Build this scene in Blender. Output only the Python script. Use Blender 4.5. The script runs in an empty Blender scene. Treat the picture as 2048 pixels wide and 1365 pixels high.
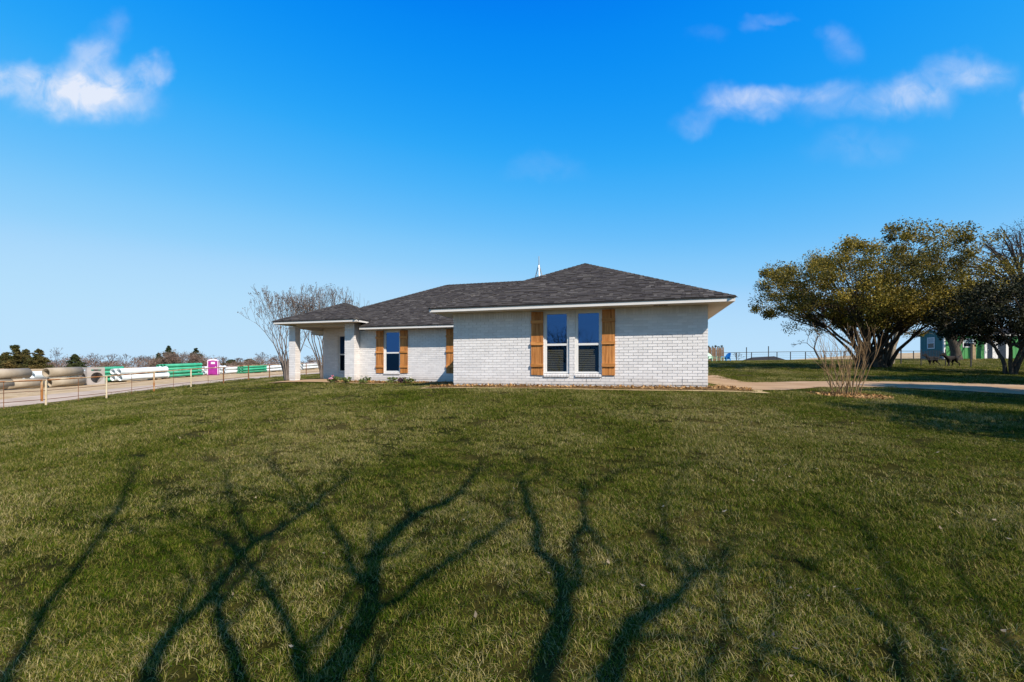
import bpy, bmesh, math, random
import numpy as np
from mathutils import Vector, Matrix, Quaternion

R = math.radians
scene = bpy.context.scene
C = scene.collection
rng = random.Random(7)
nrng = np.random.default_rng(11)

# ------------------------------------------------------------------ camera, sun, sky, exposure
EYE = 1.5                                     # eye height above the lawn under the camera
F, CX, HZ = 898.0, 1024.0, 739.0              # focal length, centre column and horizon row in photo pixels
cam = bpy.data.cameras.new('camera')
cam.sensor_width = 36.0
cam.lens = 36.0 * F / 2048.0
cam.shift_y = (HZ - 682.5) / 2048.0
cam.clip_start = 0.05
cam.clip_end = 3000.0
cam_ob = bpy.data.objects.new('camera', cam)
cam_ob.location = (0, 0, EYE)
cam_ob.rotation_euler = (R(90), 0, 0)
C.objects.link(cam_ob)
scene.camera = cam_ob

SUN = Vector((0.968, -1.304, 1.42)).normalized()     # towards the sun
sun = bpy.data.lights.new('sun', 'SUN')
sun.energy = 5.0
sun.angle = R(0.53)
sun.color = (1.0, 0.90, 0.78)
sun_ob = bpy.data.objects.new('sun', sun)
sun_ob.rotation_euler = SUN.to_track_quat('Z', 'Y').to_euler()
sun_ob.location = (20, -25, 40)
C.objects.link(sun_ob)

scene.view_settings.view_transform = 'Standard'
scene.view_settings.look = 'None'
scene.view_settings.exposure = 0.5
scene.view_settings.gamma = 1.0
scene.view_settings.use_curve_mapping = False
scene.render.engine = 'CYCLES'
scene.cycles.max_bounces = 6
scene.cycles.diffuse_bounces = 3
scene.cycles.glossy_bounces = 3
scene.cycles.transparent_max_bounces = 12

world = bpy.data.worlds.new('World')
scene.world = world
world.use_nodes = True


def build_sky():
    nt = world.node_tree
    nt.nodes.clear()
    N, L = nt.nodes, nt.links
    out = N.new('ShaderNodeOutputWorld')
    sky = N.new('ShaderNodeTexSky')
    sky.sky_type = 'NISHITA'
    sky.sun_disc = False
    sky.sun_elevation = math.asin(SUN.z)
    sky.sun_rotation = math.atan2(SUN.x, SUN.y)
    sky.altitude = 200
    sky.air_density = 1.0
    sky.dust_density = 0.25
    sky.ozone_density = 2.5
    # the photograph's tone: the whole sky goes through one curve per channel
    pre = N.new('ShaderNodeVectorMath'); pre.operation = 'SCALE'
    pre.inputs['Scale'].default_value = 0.05
    L.new(sky.outputs[0], pre.inputs[0])
    cv = N.new('ShaderNodeRGBCurve')
    cv.mapping.extend = 'HORIZONTAL'
    for ch, pts in enumerate(SKY_CURVES):
        cu = cv.mapping.curves[ch]
        while len(cu.points) < len(pts):
            cu.points.new(0.5, 0.5)
        for q, (x, y) in zip(cu.points, pts):
            q.location = (x, y)
            q.handle_type = 'AUTO_CLAMPED'
    cv.mapping.update()
    L.new(pre.outputs[0], cv.inputs['Color'])
    hs = N.new('ShaderNodeVectorMath'); hs.operation = 'SCALE'
    hs.inputs['Scale'].default_value = SKY_LEVEL / SKY_STR
    L.new(cv.outputs[0], hs.inputs[0])
    bg = N.new('ShaderNodeBackground')
    bg.inputs['Strength'].default_value = SKY_STR
    L.new(hs.outputs[0], bg.inputs['Color'])
    # clouds: a few soft patches at fixed compass directions, north side of the sky
    tc = N.new('ShaderNodeTexCoord')
    sep = N.new('ShaderNodeSeparateXYZ')
    L.new(tc.outputs['Generated'], sep.inputs[0])

    def math_(op, a, b=None, clamp=False):
        m = N.new('ShaderNodeMath')
        m.operation = op
        m.use_clamp = clamp
        for i, v in enumerate((a, b)):
            if v is None:
                continue
            if isinstance(v, (int, float)):
                m.inputs[i].default_value = v
            else:
                L.new(v, m.inputs[i])
        return m.outputs[0]
    yy = math_('MAXIMUM', sep.outputs['Y'], 0.05)
    kx = math_('DIVIDE', sep.outputs['X'], yy)
    kz = math_('DIVIDE', sep.outputs['Z'], yy)
    comb = N.new('ShaderNodeCombineXYZ')
    L.new(kx, comb.inputs[0])
    L.new(kz, comb.inputs[1])

    def noise(scale, detail, rough, dist=0.0):
        n = N.new('ShaderNodeTexNoise')
        n.inputs['Scale'].default_value = scale
        n.inputs['Detail'].default_value = detail
        n.inputs['Roughness'].default_value = rough
        n.inputs['Distortion'].default_value = dist
        L.new(comb.outputs[0], n.inputs['Vector'])
        return n
    n1 = noise(7.0, 4.0, 0.55)
    v1 = N.new('ShaderNodeVectorMath'); v1.operation = 'SUBTRACT'
    L.new(n1.outputs['Color'], v1.inputs[0]); v1.inputs[1].default_value = (0.5, 0.5, 0.5)
    v2 = N.new('ShaderNodeVectorMath'); v2.operation = 'SCALE'
    L.new(v1.outputs[0], v2.inputs[0]); v2.inputs['Scale'].default_value = 0.12
    v3 = N.new('ShaderNodeVectorMath'); v3.operation = 'ADD'
    L.new(comb.outputs[0], v3.inputs[0]); L.new(v2.outputs[0], v3.inputs[1])
    total = None
    for px, py, rx, ry, wgt in CLOUDS:
        s = N.new('ShaderNodeVectorMath'); s.operation = 'SUBTRACT'
        L.new(v3.outputs[0], s.inputs[0])
        s.inputs[1].default_value = ((px - CX) / F, (HZ - py) / F, 0)
        m = N.new('ShaderNodeVectorMath'); m.operation = 'MULTIPLY'
        L.new(s.outputs[0], m.inputs[0])
        m.inputs[1].default_value = (F / rx, F / ry, 0)
        ln = N.new('ShaderNodeVectorMath'); ln.operation = 'LENGTH'
        L.new(m.outputs[0], ln.inputs[0])
        mr = N.new('ShaderNodeMapRange')
        mr.interpolation_type = 'SMOOTHERSTEP'
        mr.inputs['From Min'].default_value = 1.3
        mr.inputs['From Max'].default_value = 0.0
        mr.inputs['To Min'].default_value = 0.0
        mr.inputs['To Max'].default_value = wgt
        L.new(ln.outputs['Value'], mr.inputs['Value'])
        total = mr.outputs[0] if total is None else math_('ADD', total, mr.outputs[0])
    n2 = noise(15.0, 7.0, 0.6, 0.5)
    mod = N.new('ShaderNodeMapRange')
    mod.inputs['From Min'].default_value = 0.28
    mod.inputs['From Max'].default_value = 0.62
    mod.inputs['To Min'].default_value = 0.25
    mod.inputs['To Max'].default_value = 1.2
    L.new(n2.outputs['Fac'], mod.inputs['Value'])
    dens = math_('MULTIPLY', total, mod.outputs[0])
    dens = math_('MULTIPLY', dens, math_('GREATER_THAN', sep.outputs['Y'], 0.1))
    dens = math_('MINIMUM', dens, 0.93)
    cbg = N.new('ShaderNodeBackground')
    cbg.inputs['Color'].default_value = (0.84, 0.885, 1.0, 1)
    cbg.inputs['Strength'].default_value = 0.69
    mix = N.new('ShaderNodeMixShader')
    L.new(dens, mix.inputs[0])
    L.new(bg.outputs[0], mix.inputs[1])
    L.new(cbg.outputs[0], mix.inputs[2])
    L.new(mix.outputs[0], out.inputs['Surface'])


SKY_STR, SKY_LEVEL = 0.11, 0.695
SKY_CURVES = (  # red, green, blue: clear-air radiance in, photographed radiance out
    [(0.0, 0.0), (0.038, 0.001), (0.052, 0.016), (0.064, 0.052), (0.082, 0.125), (0.117, 0.275), (0.185, 0.45), (0.40, 0.53), (1.0, 0.62)],
    [(0.0, 0.0), (0.05, 0.10), (0.071, 0.262), (0.09, 0.355), (0.109, 0.43), (0.139, 0.515), (0.191, 0.63), (0.284, 0.735), (0.45, 0.775), (1.0, 0.82)],
    [(0.0, 0.15), (0.09, 0.58), (0.13, 0.91), (0.20, 0.97), (0.30, 0.985), (0.40, 0.99), (1.0, 0.99)])
CLOUDS = [  # direction as photo column and row, half widths, density
    (160, 182, 140, 60, 0.66), (215, 195, 110, 54, 0.46), (115, 190, 100, 46, 0.30), (185, 112, 52, 40, 0.36),
    (35, 155, 75, 38, 0.45), (300, 150, 42, 34, 0.42), (215, 66, 40, 44, 0.10), (-60, 140, 90, 40, 0.4),
    (1490, 205, 90, 42, 0.46), (1590, 186, 110, 28, 0.26), (1700, 208, 140, 46, 0.17), (1830, 196, 90, 54, 0.46),
    (1935, 140, 100, 46, 0.38), (1385, 240, 60, 30, 0.14), (1512, 52, 44, 16, 0.09), (1545, 36, 60, 12, 0.09), (1694, 95, 52, 44, 0.11), (1660, 75, 40, 16, 0.06),
    (1410, 72, 40, 22, 0.035), (1720, 300, 120, 44, 0.08), (1090, 332, 100, 24, 0.05), (2060, 200, 30, 40, 0.4),
]
build_sky()

# ------------------------------------------------------------------ helpers


TONE = 0.765                                     # one scale for every surface colour, set with the exposure


def col4(c):
    return (c[0] * TONE, c[1] * TONE, c[2] * TONE, 1.0)


def mat(name, c1, c2=None, rough=0.8, scale=6.0, detail=4.0, bump=0.0, bump_scale=None, metal=0.0, spec=0.3,
        island=0.0, objrand=0.0, stretch=None, lo=0.35, hi=0.65, translucent=0.0):
    """Procedural material: noise between two colours, brightness varied per piece, noise bump."""
    m = bpy.data.materials.new(name)
    m.use_nodes = True
    nt = m.node_tree
    N, L = nt.nodes, nt.links
    b = N['Principled BSDF']
    b.inputs['Roughness'].default_value = rough
    b.inputs['Metallic'].default_value = metal
    b.inputs['Specular IOR Level'].default_value = spec
    c2 = c2 or c1
    tc = N.new('ShaderNodeTexCoord')
    vec = tc.outputs['Object']
    if stretch:
        mp = N.new('ShaderNodeMapping')
        mp.inputs['Scale'].default_value = stretch
        L.new(vec, mp.inputs['Vector'])
        vec = mp.outputs[0]
    n = N.new('ShaderNodeTexNoise')
    n.inputs['Scale'].default_value = scale
    n.inputs['Detail'].default_value = detail
    L.new(vec, n.inputs['Vector'])
    mr = N.new('ShaderNodeMapRange')
    mr.inputs['From Min'].default_value = lo
    mr.inputs['From Max'].default_value = hi
    L.new(n.outputs['Fac'], mr.inputs['Value'])
    mx = N.new('ShaderNodeMixRGB')
    mx.inputs[1].default_value = col4(c1)
    mx.inputs[2].default_value = col4(c2)
    L.new(mr.outputs[0], mx.inputs[0])
    cur = mx.outputs[0]
    if island or objrand:
        g = N.new('ShaderNodeNewGeometry')
        oi = N.new('ShaderNodeObjectInfo')
        ad = N.new('ShaderNodeMath'); ad.operation = 'ADD'
        L.new(g.outputs['Random Per Island'], ad.inputs[0])
        L.new(oi.outputs['Random'], ad.inputs[1])
        fr = N.new('ShaderNodeMath'); fr.operation = 'FRACT'
        L.new(ad.outputs[0], fr.inputs[0])
        v = max(island, objrand)
        r2 = N.new('ShaderNodeMapRange')
        r2.inputs['To Min'].default_value = 1.0 - v
        r2.inputs['To Max'].default_value = 1.0 + v
        L.new(fr.outputs[0], r2.inputs['Value'])
        ml = N.new('ShaderNodeMixRGB'); ml.blend_type = 'MULTIPLY'
        ml.inputs[0].default_value = 1.0
        L.new(cur, ml.inputs[1])
        L.new(r2.outputs[0], ml.inputs[2])
        cur = ml.outputs[0]
    L.new(cur, b.inputs['Base Color'])
    if bump:
        n2 = N.new('ShaderNodeTexNoise')
        n2.inputs['Scale'].default_value = bump_scale or scale * 4
        n2.inputs['Detail'].default_value = 5.0
        L.new(vec, n2.inputs['Vector'])
        bp = N.new('ShaderNodeBump')
        bp.inputs['Strength'].default_value = bump
        bp.inputs['Distance'].default_value = 0.02
        L.new(n2.outputs['Fac'], bp.inputs['Height'])
        L.new(bp.outputs[0], b.inputs['Normal'])
    if translucent:
        out = N['Material Output']
        tr = N.new('ShaderNodeBsdfTranslucent')
        L.new(cur, tr.inputs['Color'])
        ms = N.new('ShaderNodeMixShader')
        ms.inputs[0].default_value = translucent
        L.new(b.outputs[0], ms.inputs[1])
        L.new(tr.outputs[0], ms.inputs[2])
        L.new(ms.outputs[0], out.inputs['Surface'])
    return m


def mesh_from(name, verts, faces, m=None, smooth=False):
    me = bpy.data.meshes.new(name)
    if isinstance(verts, np.ndarray) and isinstance(faces, np.ndarray):
        nv, nf, k = len(verts), len(faces), faces.shape[1]
        me.vertices.add(nv)
        me.vertices.foreach_set('co', verts.astype(np.float32).ravel())
        me.loops.add(nf * k)
        me.loops.foreach_set('vertex_index', faces.astype(np.int32).ravel())
        me.polygons.add(nf)
        me.polygons.foreach_set('loop_start', np.arange(0, nf * k, k, dtype=np.int32))
        me.update(calc_edges=True)
        me.validate()
    else:
        me.from_pydata(verts, [], faces)
        me.update()
    if m is not None:
        for mm in (m if isinstance(m, (list, tuple)) else [m]):
            me.materials.append(mm)
    if smooth:
        me.polygons.foreach_set('use_smooth', [True] * len(me.polygons))
    return me


def link(name, me, parent=None, loc=None, rot=None):
    o = bpy.data.objects.new(name, me)
    C.objects.link(o)
    if parent is not None:
        o.parent = parent
    if loc is not None:
        o.location = loc
    if rot is not None:
        o.rotation_euler = rot
    return o


def tag(o, label=None, cat=None, group=None, kind=None):
    if label:
        o['label'] = label
    if cat:
        o['category'] = cat
    if group:
        o['group'] = group
    if kind:
        o['kind'] = kind
    return o


def empty(name, loc, rz=0.0, label=None, cat=None, group=None):
    o = bpy.data.objects.new(name, None)
    o.empty_display_size = 0.2
    C.objects.link(o)
    o.location = loc
    o.rotation_euler = (0, 0, rz)
    return tag(o, label, cat, group)


def copy_tree(o, parent=None):
    c = o.copy()
    C.objects.link(c)
    if parent is not None:
        c.parent = parent
    for ch in o.children:
        copy_tree(ch, c)
    return c


class MB:
    """Collects boxes, tubes and polygons, then links them as one mesh."""

    def __init__(self):
        self.v = []
        self.f = []
        self.mi = []

    def add(self, verts, faces, mi=0):
        n = len(self.v)
        self.v.extend([tuple(p) for p in verts])
        for fa in faces:
            self.f.append(tuple(i + n for i in fa))
            self.mi.append(mi)
        return self

    def box(self, x0, x1, y0, y1, z0, z1, mi=0, M=None):
        vs = [(x0, y0, z0), (x1, y0, z0), (x1, y1, z0), (x0, y1, z0), (x0, y0, z1), (x1, y0, z1), (x1, y1, z1), (x0, y1, z1)]
        if M is not None:
            vs = [tuple(M @ Vector(p)) for p in vs]
        return self.add(vs, [(0, 3, 2, 1), (4, 5, 6, 7), (0, 1, 5, 4), (1, 2, 6, 5), (2, 3, 7, 6), (3, 0, 4, 7)], mi)

    def hexa(self, vs, mi=0):
        return self.add(vs, [(0, 3, 2, 1), (4, 5, 6, 7), (0, 1, 5, 4), (1, 2, 6, 5), (2, 3, 7, 6), (3, 0, 4, 7)], mi)

    def bar(self, a, b, w, h, mi=0):
        a, b = Vector(a), Vector(b)
        d = (b - a).normalized()
        up = Vector((0, 0, 1)) if abs(d.z) < 0.95 else Vector((0, 1, 0))
        s = d.cross(up).normalized() * w / 2
        t = s.cross(d).normalized() * h / 2
        vs = [a - s - t, a + s - t, b + s - t, b - s - t, a - s + t, a + s + t, b + s + t, b - s + t]
        return self.hexa(vs, mi)

    def tube(self, pts, radii, n=6, cap=True, mi=0):
        pts = [Vector(p) for p in pts]
        k = len(pts)
        base = len(self.v)
        ref = None
        for i, p in enumerate(pts):
            d = (pts[min(i + 1, k - 1)] - pts[max(i - 1, 0)])
            if d.length < 1e-9:
                d = Vector((0, 0, 1))
            d.normalize()
            if ref is None:
                ref = Vector((1, 0, 0)) if abs(d.x) < 0.8 else Vector((0, 1, 0))
            a = ref - d * ref.dot(d)
            if a.length < 1e-6:
                a = d.orthogonal()
            a.normalize()
            ref = a
            b = d.cross(a)
            r = radii[i] if not isinstance(radii, (int, float)) else radii
            for j in range(n):
                t = 2 * math.pi * j / n
                q = p + a * (r * math.cos(t)) + b * (r * math.sin(t))
                self.v.append((q.x, q.y, q.z))
        for i in range(k - 1):
            for j in range(n):
                j2 = (j + 1) % n
                self.f.append((base + i * n + j, base + i * n + j2, base + (i + 1) * n + j2, base + (i + 1) * n + j))
                self.mi.append(mi)
        if cap:
            self.f.append(tuple(base + j for j in range(n))[::-1]); self.mi.append(mi)
            self.f.append(tuple(base + (k - 1) * n + j for j in range(n))); self.mi.append(mi)
        return self

    def build(self, name, m, parent=None, smooth=False, loc=None, rot=None, kind=None):
        me = mesh_from(name, self.v, self.f, m, smooth)
        if any(self.mi):
            me.polygons.foreach_set('material_index', self.mi)
        o = link(name, me, parent, loc, rot)
        if kind:
            o['kind'] = kind
        return o


def boolean_cut(o, cutters):
    """Cut meshes out of o for good, then remove the cutters."""
    for c in cutters:
        md = o.modifiers.new('cut', 'BOOLEAN')
        md.operation = 'DIFFERENCE'
        md.solver = 'EXACT'
        md.object = c
    bpy.context.view_layer.update()
    dg = bpy.context.evaluated_depsgraph_get()
    me = bpy.data.meshes.new_from_object(o.evaluated_get(dg))
    o.modifiers.clear()
    o.data = me
    for c in cutters:
        bpy.data.objects.remove(c)
    return o


def skin_body(name, joints, edges, m, parent=None, levels=2, root=0):
    me = bpy.data.meshes.new(name)
    me.from_pydata([j[0] for j in joints], edges, [])
    o = link(name, me)
    md = o.modifiers.new('skin', 'SKIN')
    md.use_smooth_shade = True
    if not me.skin_vertices:
        bpy.context.view_layer.objects.active = o
        bpy.ops.mesh.customdata_skin_add()
    for sv, j in zip(me.skin_vertices[0].data, joints):
        sv.radius = (j[1], j[1])
    me.skin_vertices[0].data[root].use_root = True
    sb = o.modifiers.new('sub', 'SUBSURF')
    sb.levels = sb.render_levels = levels
    bpy.context.view_layer.update()
    dg = bpy.context.evaluated_depsgraph_get()
    nm = bpy.data.meshes.new_from_object(o.evaluated_get(dg))
    o.modifiers.clear()
    o.data = nm
    nm.materials.clear()
    nm.materials.append(m)
    if parent is not None:
        o.parent = parent
    return o


# ------------------------------------------------------------------ terrain
CTRL = [  # (X, Y, height relative to the eye)
    (0, 0, -1.5), (-3, 2, -1.52), (3, 2, -1.5), (0, 5, -1.16), (6, 5, -1.15), (-6, 5, -1.38), (2, 8, -.82), (0, -10, -1.9),
    (-10, -10, -2.1), (10, -10, -1.8), (-4, 10, -.86), (-6, 14, -.78),
    (-1.8, 12.6, -.545), (5.2, 10.9, -.545), (1.7, 11.8, -.545), (-2.4, 17.6, -.57), (-6.0, 18.5, -.58), (-9.7, 19.6, -.57), (-10.5, 22, -.56),
    (2, 20, -.52), (-6, 28, -.5), (8.6, 20, -.45), (6.5, 14, -.52), (-4, 38, -.35), (10, 40, .35),
    (7, 8, -.86), (9, 11, -.66), (12, 13, -.6), (14, 11, -.8), (18, 16, -.55), (10, 17, -.48), (12, 22, -.3), (15, 28, .04),
    (22.6, 28, .1), (24.4, 22, -.27), (30, 30, .12), (30, 34, .3), (38, 34, .3), (25, 50, .95), (50, 50, 1.17), (60, 52, 1.25), (30, 75, 1.3), (45, 75, 1.5),
    (65, 75, 1.7), (20, 75, 1.2), (8, 60, .8), (25, 90, 1.2), (50, 90, 1.5), (35, 120, -.2), (20, 120, -.6), (70, 120, .6),
    (100, 210, 0.2), (128, 200, 3.4), (160, 200, 6.7), (182, 200, 7.5), (260, 200, 8), (26, 12, -.9), (30, 5, -1.2),
    (-21.2, 20.7, -1.66), (-21.2, 23.5, -1.54), (-21.2, 26.6, -1.33), (-21.2, 29.7, -1.16), (-21.2, 33, -1.03), (-21.2, 36.1, -.86), (-21.2, 39.3, -.79),
    (-21, 50, -.5), (-27, 24, -1.5), (-27, 32, -1.2), (-27, 40, -.95), (-27, 55, -.55), (-40, 34, -1.68), (-40, 40, -1.55), (-40, 50, -1.15), (-40, 60, -.8),
    (-40, 75, -.45), (-42, 100, .3), (-10, 12, -1.12), (-14, 16, -1.25), (-12, 5, -1.65), (-17, 12, -1.6), (-16, 22, -1.0), (-26, 14, -1.9),
    (-80, 120, .6), (-120, 100, .3), (0, 90, .3), (-10, 60, -.2), (-20, 70, -.2), (-150, 200, 1.0), (0, 220, .5),
    (-500, 500, 0), (0, 600, 0), (500, 500, 6), (-500, -100, -4), (500, -100, 0), (0, -400, -4), (-60, 10, -2.2), (60, 20, -.6), (90, 60, 1.5),
]


def _warp(X, Y):
    return np.arcsinh(np.asarray(X, float) / 18.0), np.arcsinh((np.asarray(Y, float) - 12.0) / 18.0)


def _tps_k(r2):
    return np.where(r2 > 1e-12, 0.5 * r2 * np.log(np.maximum(r2, 1e-12)), 0.0)


_cp = np.array(CTRL, float)
_ca, _cb = _warp(_cp[:, 0], _cp[:, 1])
_n = len(_cp)
_K = _tps_k((_ca[:, None] - _ca[None]) ** 2 + (_cb[:, None] - _cb[None]) ** 2) + np.eye(_n) * 2e-4
_P = np.stack([np.ones(_n), _ca, _cb], 1)
_A = np.block([[_K, _P], [_P.T, np.zeros((3, 3))]])
_sol = np.linalg.solve(_A, np.concatenate([_cp[:, 2], np.zeros(3)]))


def gz(X, Y):
    """Terrain height in the world at X, Y (arrays or numbers)."""
    a, b = _warp(X, Y)
    sh = a.shape
    a, b = np.ravel(a), np.ravel(b)
    res = np.empty(len(a))
    for i in range(0, len(a), 20000):
        s = slice(i, i + 20000)
        r2 = (a[s, None] - _ca[None]) ** 2 + (b[s, None] - _cb[None]) ** 2
        res[s] = _tps_k(r2) @ _sol[:_n] + _sol[_n] + _sol[_n + 1] * a[s] + _sol[_n + 2] * b[s]
    res = res.reshape(sh) + EYE
    return float(res) if sh == () else res


def gz_mesh(X, Y):
    """Height of the ground mesh itself (its grid is coarser than gz)."""
    X, Y = np.asarray(X, float), np.asarray(Y, float)
    i = np.clip(np.searchsorted(gx, X) - 1, 0, len(gx) - 2)
    j = np.clip(np.searchsorted(gy, Y) - 1, 0, len(gy) - 2)
    s = (X - gx[i]) / (gx[i + 1] - gx[i]); t = (Y - gy[j]) / (gy[j + 1] - gy[j])
    a, b, c, d = GZ[j, i], GZ[j, i + 1], GZ[j + 1, i + 1], GZ[j + 1, i]
    d1 = np.where(s > t, a + s * (b - a) + t * (c - b), a + t * (d - a) + s * (c - d))
    d2 = np.where(s + t < 1, a + s * (b - a) + t * (d - a), c + (1 - s) * (d - c) + (1 - t) * (b - c))
    return np.maximum(d1, d2)


def ray_ground(px, py, y0=1.5, y1=150.0):
    """Where the sight line through a photo pixel meets the terrain."""
    kx, kz = (px - CX) / F, (HZ - py) / F
    Y = np.geomspace(y0, y1, 1500)
    dz = EYE + kz * Y - gz(kx * Y, Y)
    i = int(np.argmax(dz < 0)) if (dz < 0).any() else len(Y) - 1
    return Vector((kx * Y[i], Y[i], gz(kx * Y[i], Y[i])))


def at(px, Y, py=None):
    """World point on photo column px at depth Y: on the ground, or at photo row py."""
    X = (px - CX) / F * Y
    return Vector((X, Y, gz(X, Y) if py is None else EYE + (HZ - py) / F * Y))


# house frame: u along the front wall, v into the house, w above the brick base
HO = Vector((-1.80, 13.79, EYE - 0.43))
HA = -math.atan(0.2759)
HU = Vector((math.cos(HA), math.sin(HA), 0))
HV = Vector((-math.sin(HA), math.cos(HA), 0))


def hw(u, v, w=0.0):
    p = HO + HU * u + HV * v
    return Vector((p.x, p.y, HO.z + w))


def house_uv(X, Y):
    dx, dy = np.asarray(X) - HO.x, np.asarray(Y) - HO.y
    return dx * HU.x + dy * HU.y, dx * HV.x + dy * HV.y


def vnoise(X, Y, s, seed=0):
    """Cheap smooth noise for masks, about -1..1."""
    X, Y = np.asarray(X) / s, np.asarray(Y) / s
    return (np.sin(X * 1.7 + 1.3 * np.sin(Y * 1.1 + seed) + seed * 2.1) + np.sin(Y * 1.9 + 1.7 * np.sin(X * 0.9 + seed * 1.3)) +
            np.sin((X + Y) * 1.3 + seed) ) / 3.0


def drive_mask(X, Y):
    """> 0 inside the concrete drive and path (signed, metres from the edge, roughly)."""
    X, Y = np.asarray(X, float), np.asarray(Y, float)
    near = np.interp(X, [5.2, 6.0, 7.0, 9.0, 11.0, 13.0, 16, 30], [11.6, 11.35, 11.6, 13.2, 13.6, 12.6, 11.0, 6.0])
    far = np.interp(X, [5.2, 6.0, 7.5, 9.0, 11.0, 14.0, 18, 30], [12.2, 13.4, 15.5, 16.3, 16.8, 16.6, 15.6, 11.5])
    d = np.minimum(np.minimum(Y - near, far - Y), X - 5.9)
    # path that runs back along the side of the house
    c = np.interp(Y, [14, 16, 19, 23], [7.2, 7.7, 8.6, 9.7])
    d2 = np.minimum(np.minimum(0.75 - np.abs(X - c), Y - 13.0), 22.5 - Y)
    return np.maximum(d, d2)


def road_mask(X, Y):
    X, Y = np.asarray(X, float), np.asarray(Y, float)
    c = -24.3 + 0.03 * (Y - 30)
    return 1.7 - np.abs(X - c)


def bed_mask(X, Y):
    """Mulch beds in front of the house."""
    u, v = house_uv(X, Y)
    a = np.minimum(np.minimum(v + 0.85 + 0.10 * np.sin(u * 1.3), 0.5 - v), np.minimum(u + 0.6, 8.0 - 0.3 * v - u))
    e = 1.0 - ((u - 7.35) / 0.95) ** 2 - ((v + 0.1) / 0.72) ** 2
    b = np.minimum(np.minimum(v - 3.35 - 0.12 * np.sin(u * 1.7), 5.0 - v), np.minimum(u + 6.9, 0.4 - u))
    return np.maximum(np.maximum(a, e * 0.5), b)


def bed_edge_mask(X, Y):
    """Trodden tan strip between the beds and the lawn."""
    b = bed_mask(X, Y)
    return np.minimum(np.minimum(0.035 - b, b + 0.24 + 0.05 * vnoise(X, Y, 0.8, 2)), 1.2)


def walk_mask(X, Y):
    """Concrete apron and walk at the porch."""
    u, v = house_uv(X, Y)
    a = np.minimum(np.minimum(v - 3.2 - 0.02 * np.sin(u * 3), 6.0 - v), np.minimum(u + 10.1, -7.0 - u))
    return a


def house_mask(X, Y):
    u, v = house_uv(X, Y)
    a = np.minimum(np.minimum(u, 7.24 - u), np.minimum(v, 6 - v))
    b = np.minimum(np.minimum(u + 9.6, 7.24 - u), np.minimum(v - 4.3, 15 - v))
    return np.maximum(a, b)


def dirt_mask(X, Y):
    """0 on mown lawn, 1 on bare or straw-coloured ground."""
    X, Y = np.asarray(X, float), np.asarray(Y, float)
    left = np.clip((-21.6 - X) / 2.0, 0, 1)
    strip = np.exp(-((X + 19.6 - 0.35 * vnoise(X, Y, 3)) / 0.7) ** 2) * 0.55
    far = np.clip((Y - 62) / 12, 0, 1) * np.clip((X - 0) / 10, 0, 1) * 0.8
    far2 = np.clip((Y - 100) / 60, 0, 1) * np.clip((X - 40) / 40, 0, 1)
    mid = np.clip((Y - 24) / 20, 0, 1) * np.clip((X - 8) / 6, 0, 1) * 0.3
    return np.clip(np.maximum.reduce([left, strip, far, far2, mid]), 0, 1)
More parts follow.
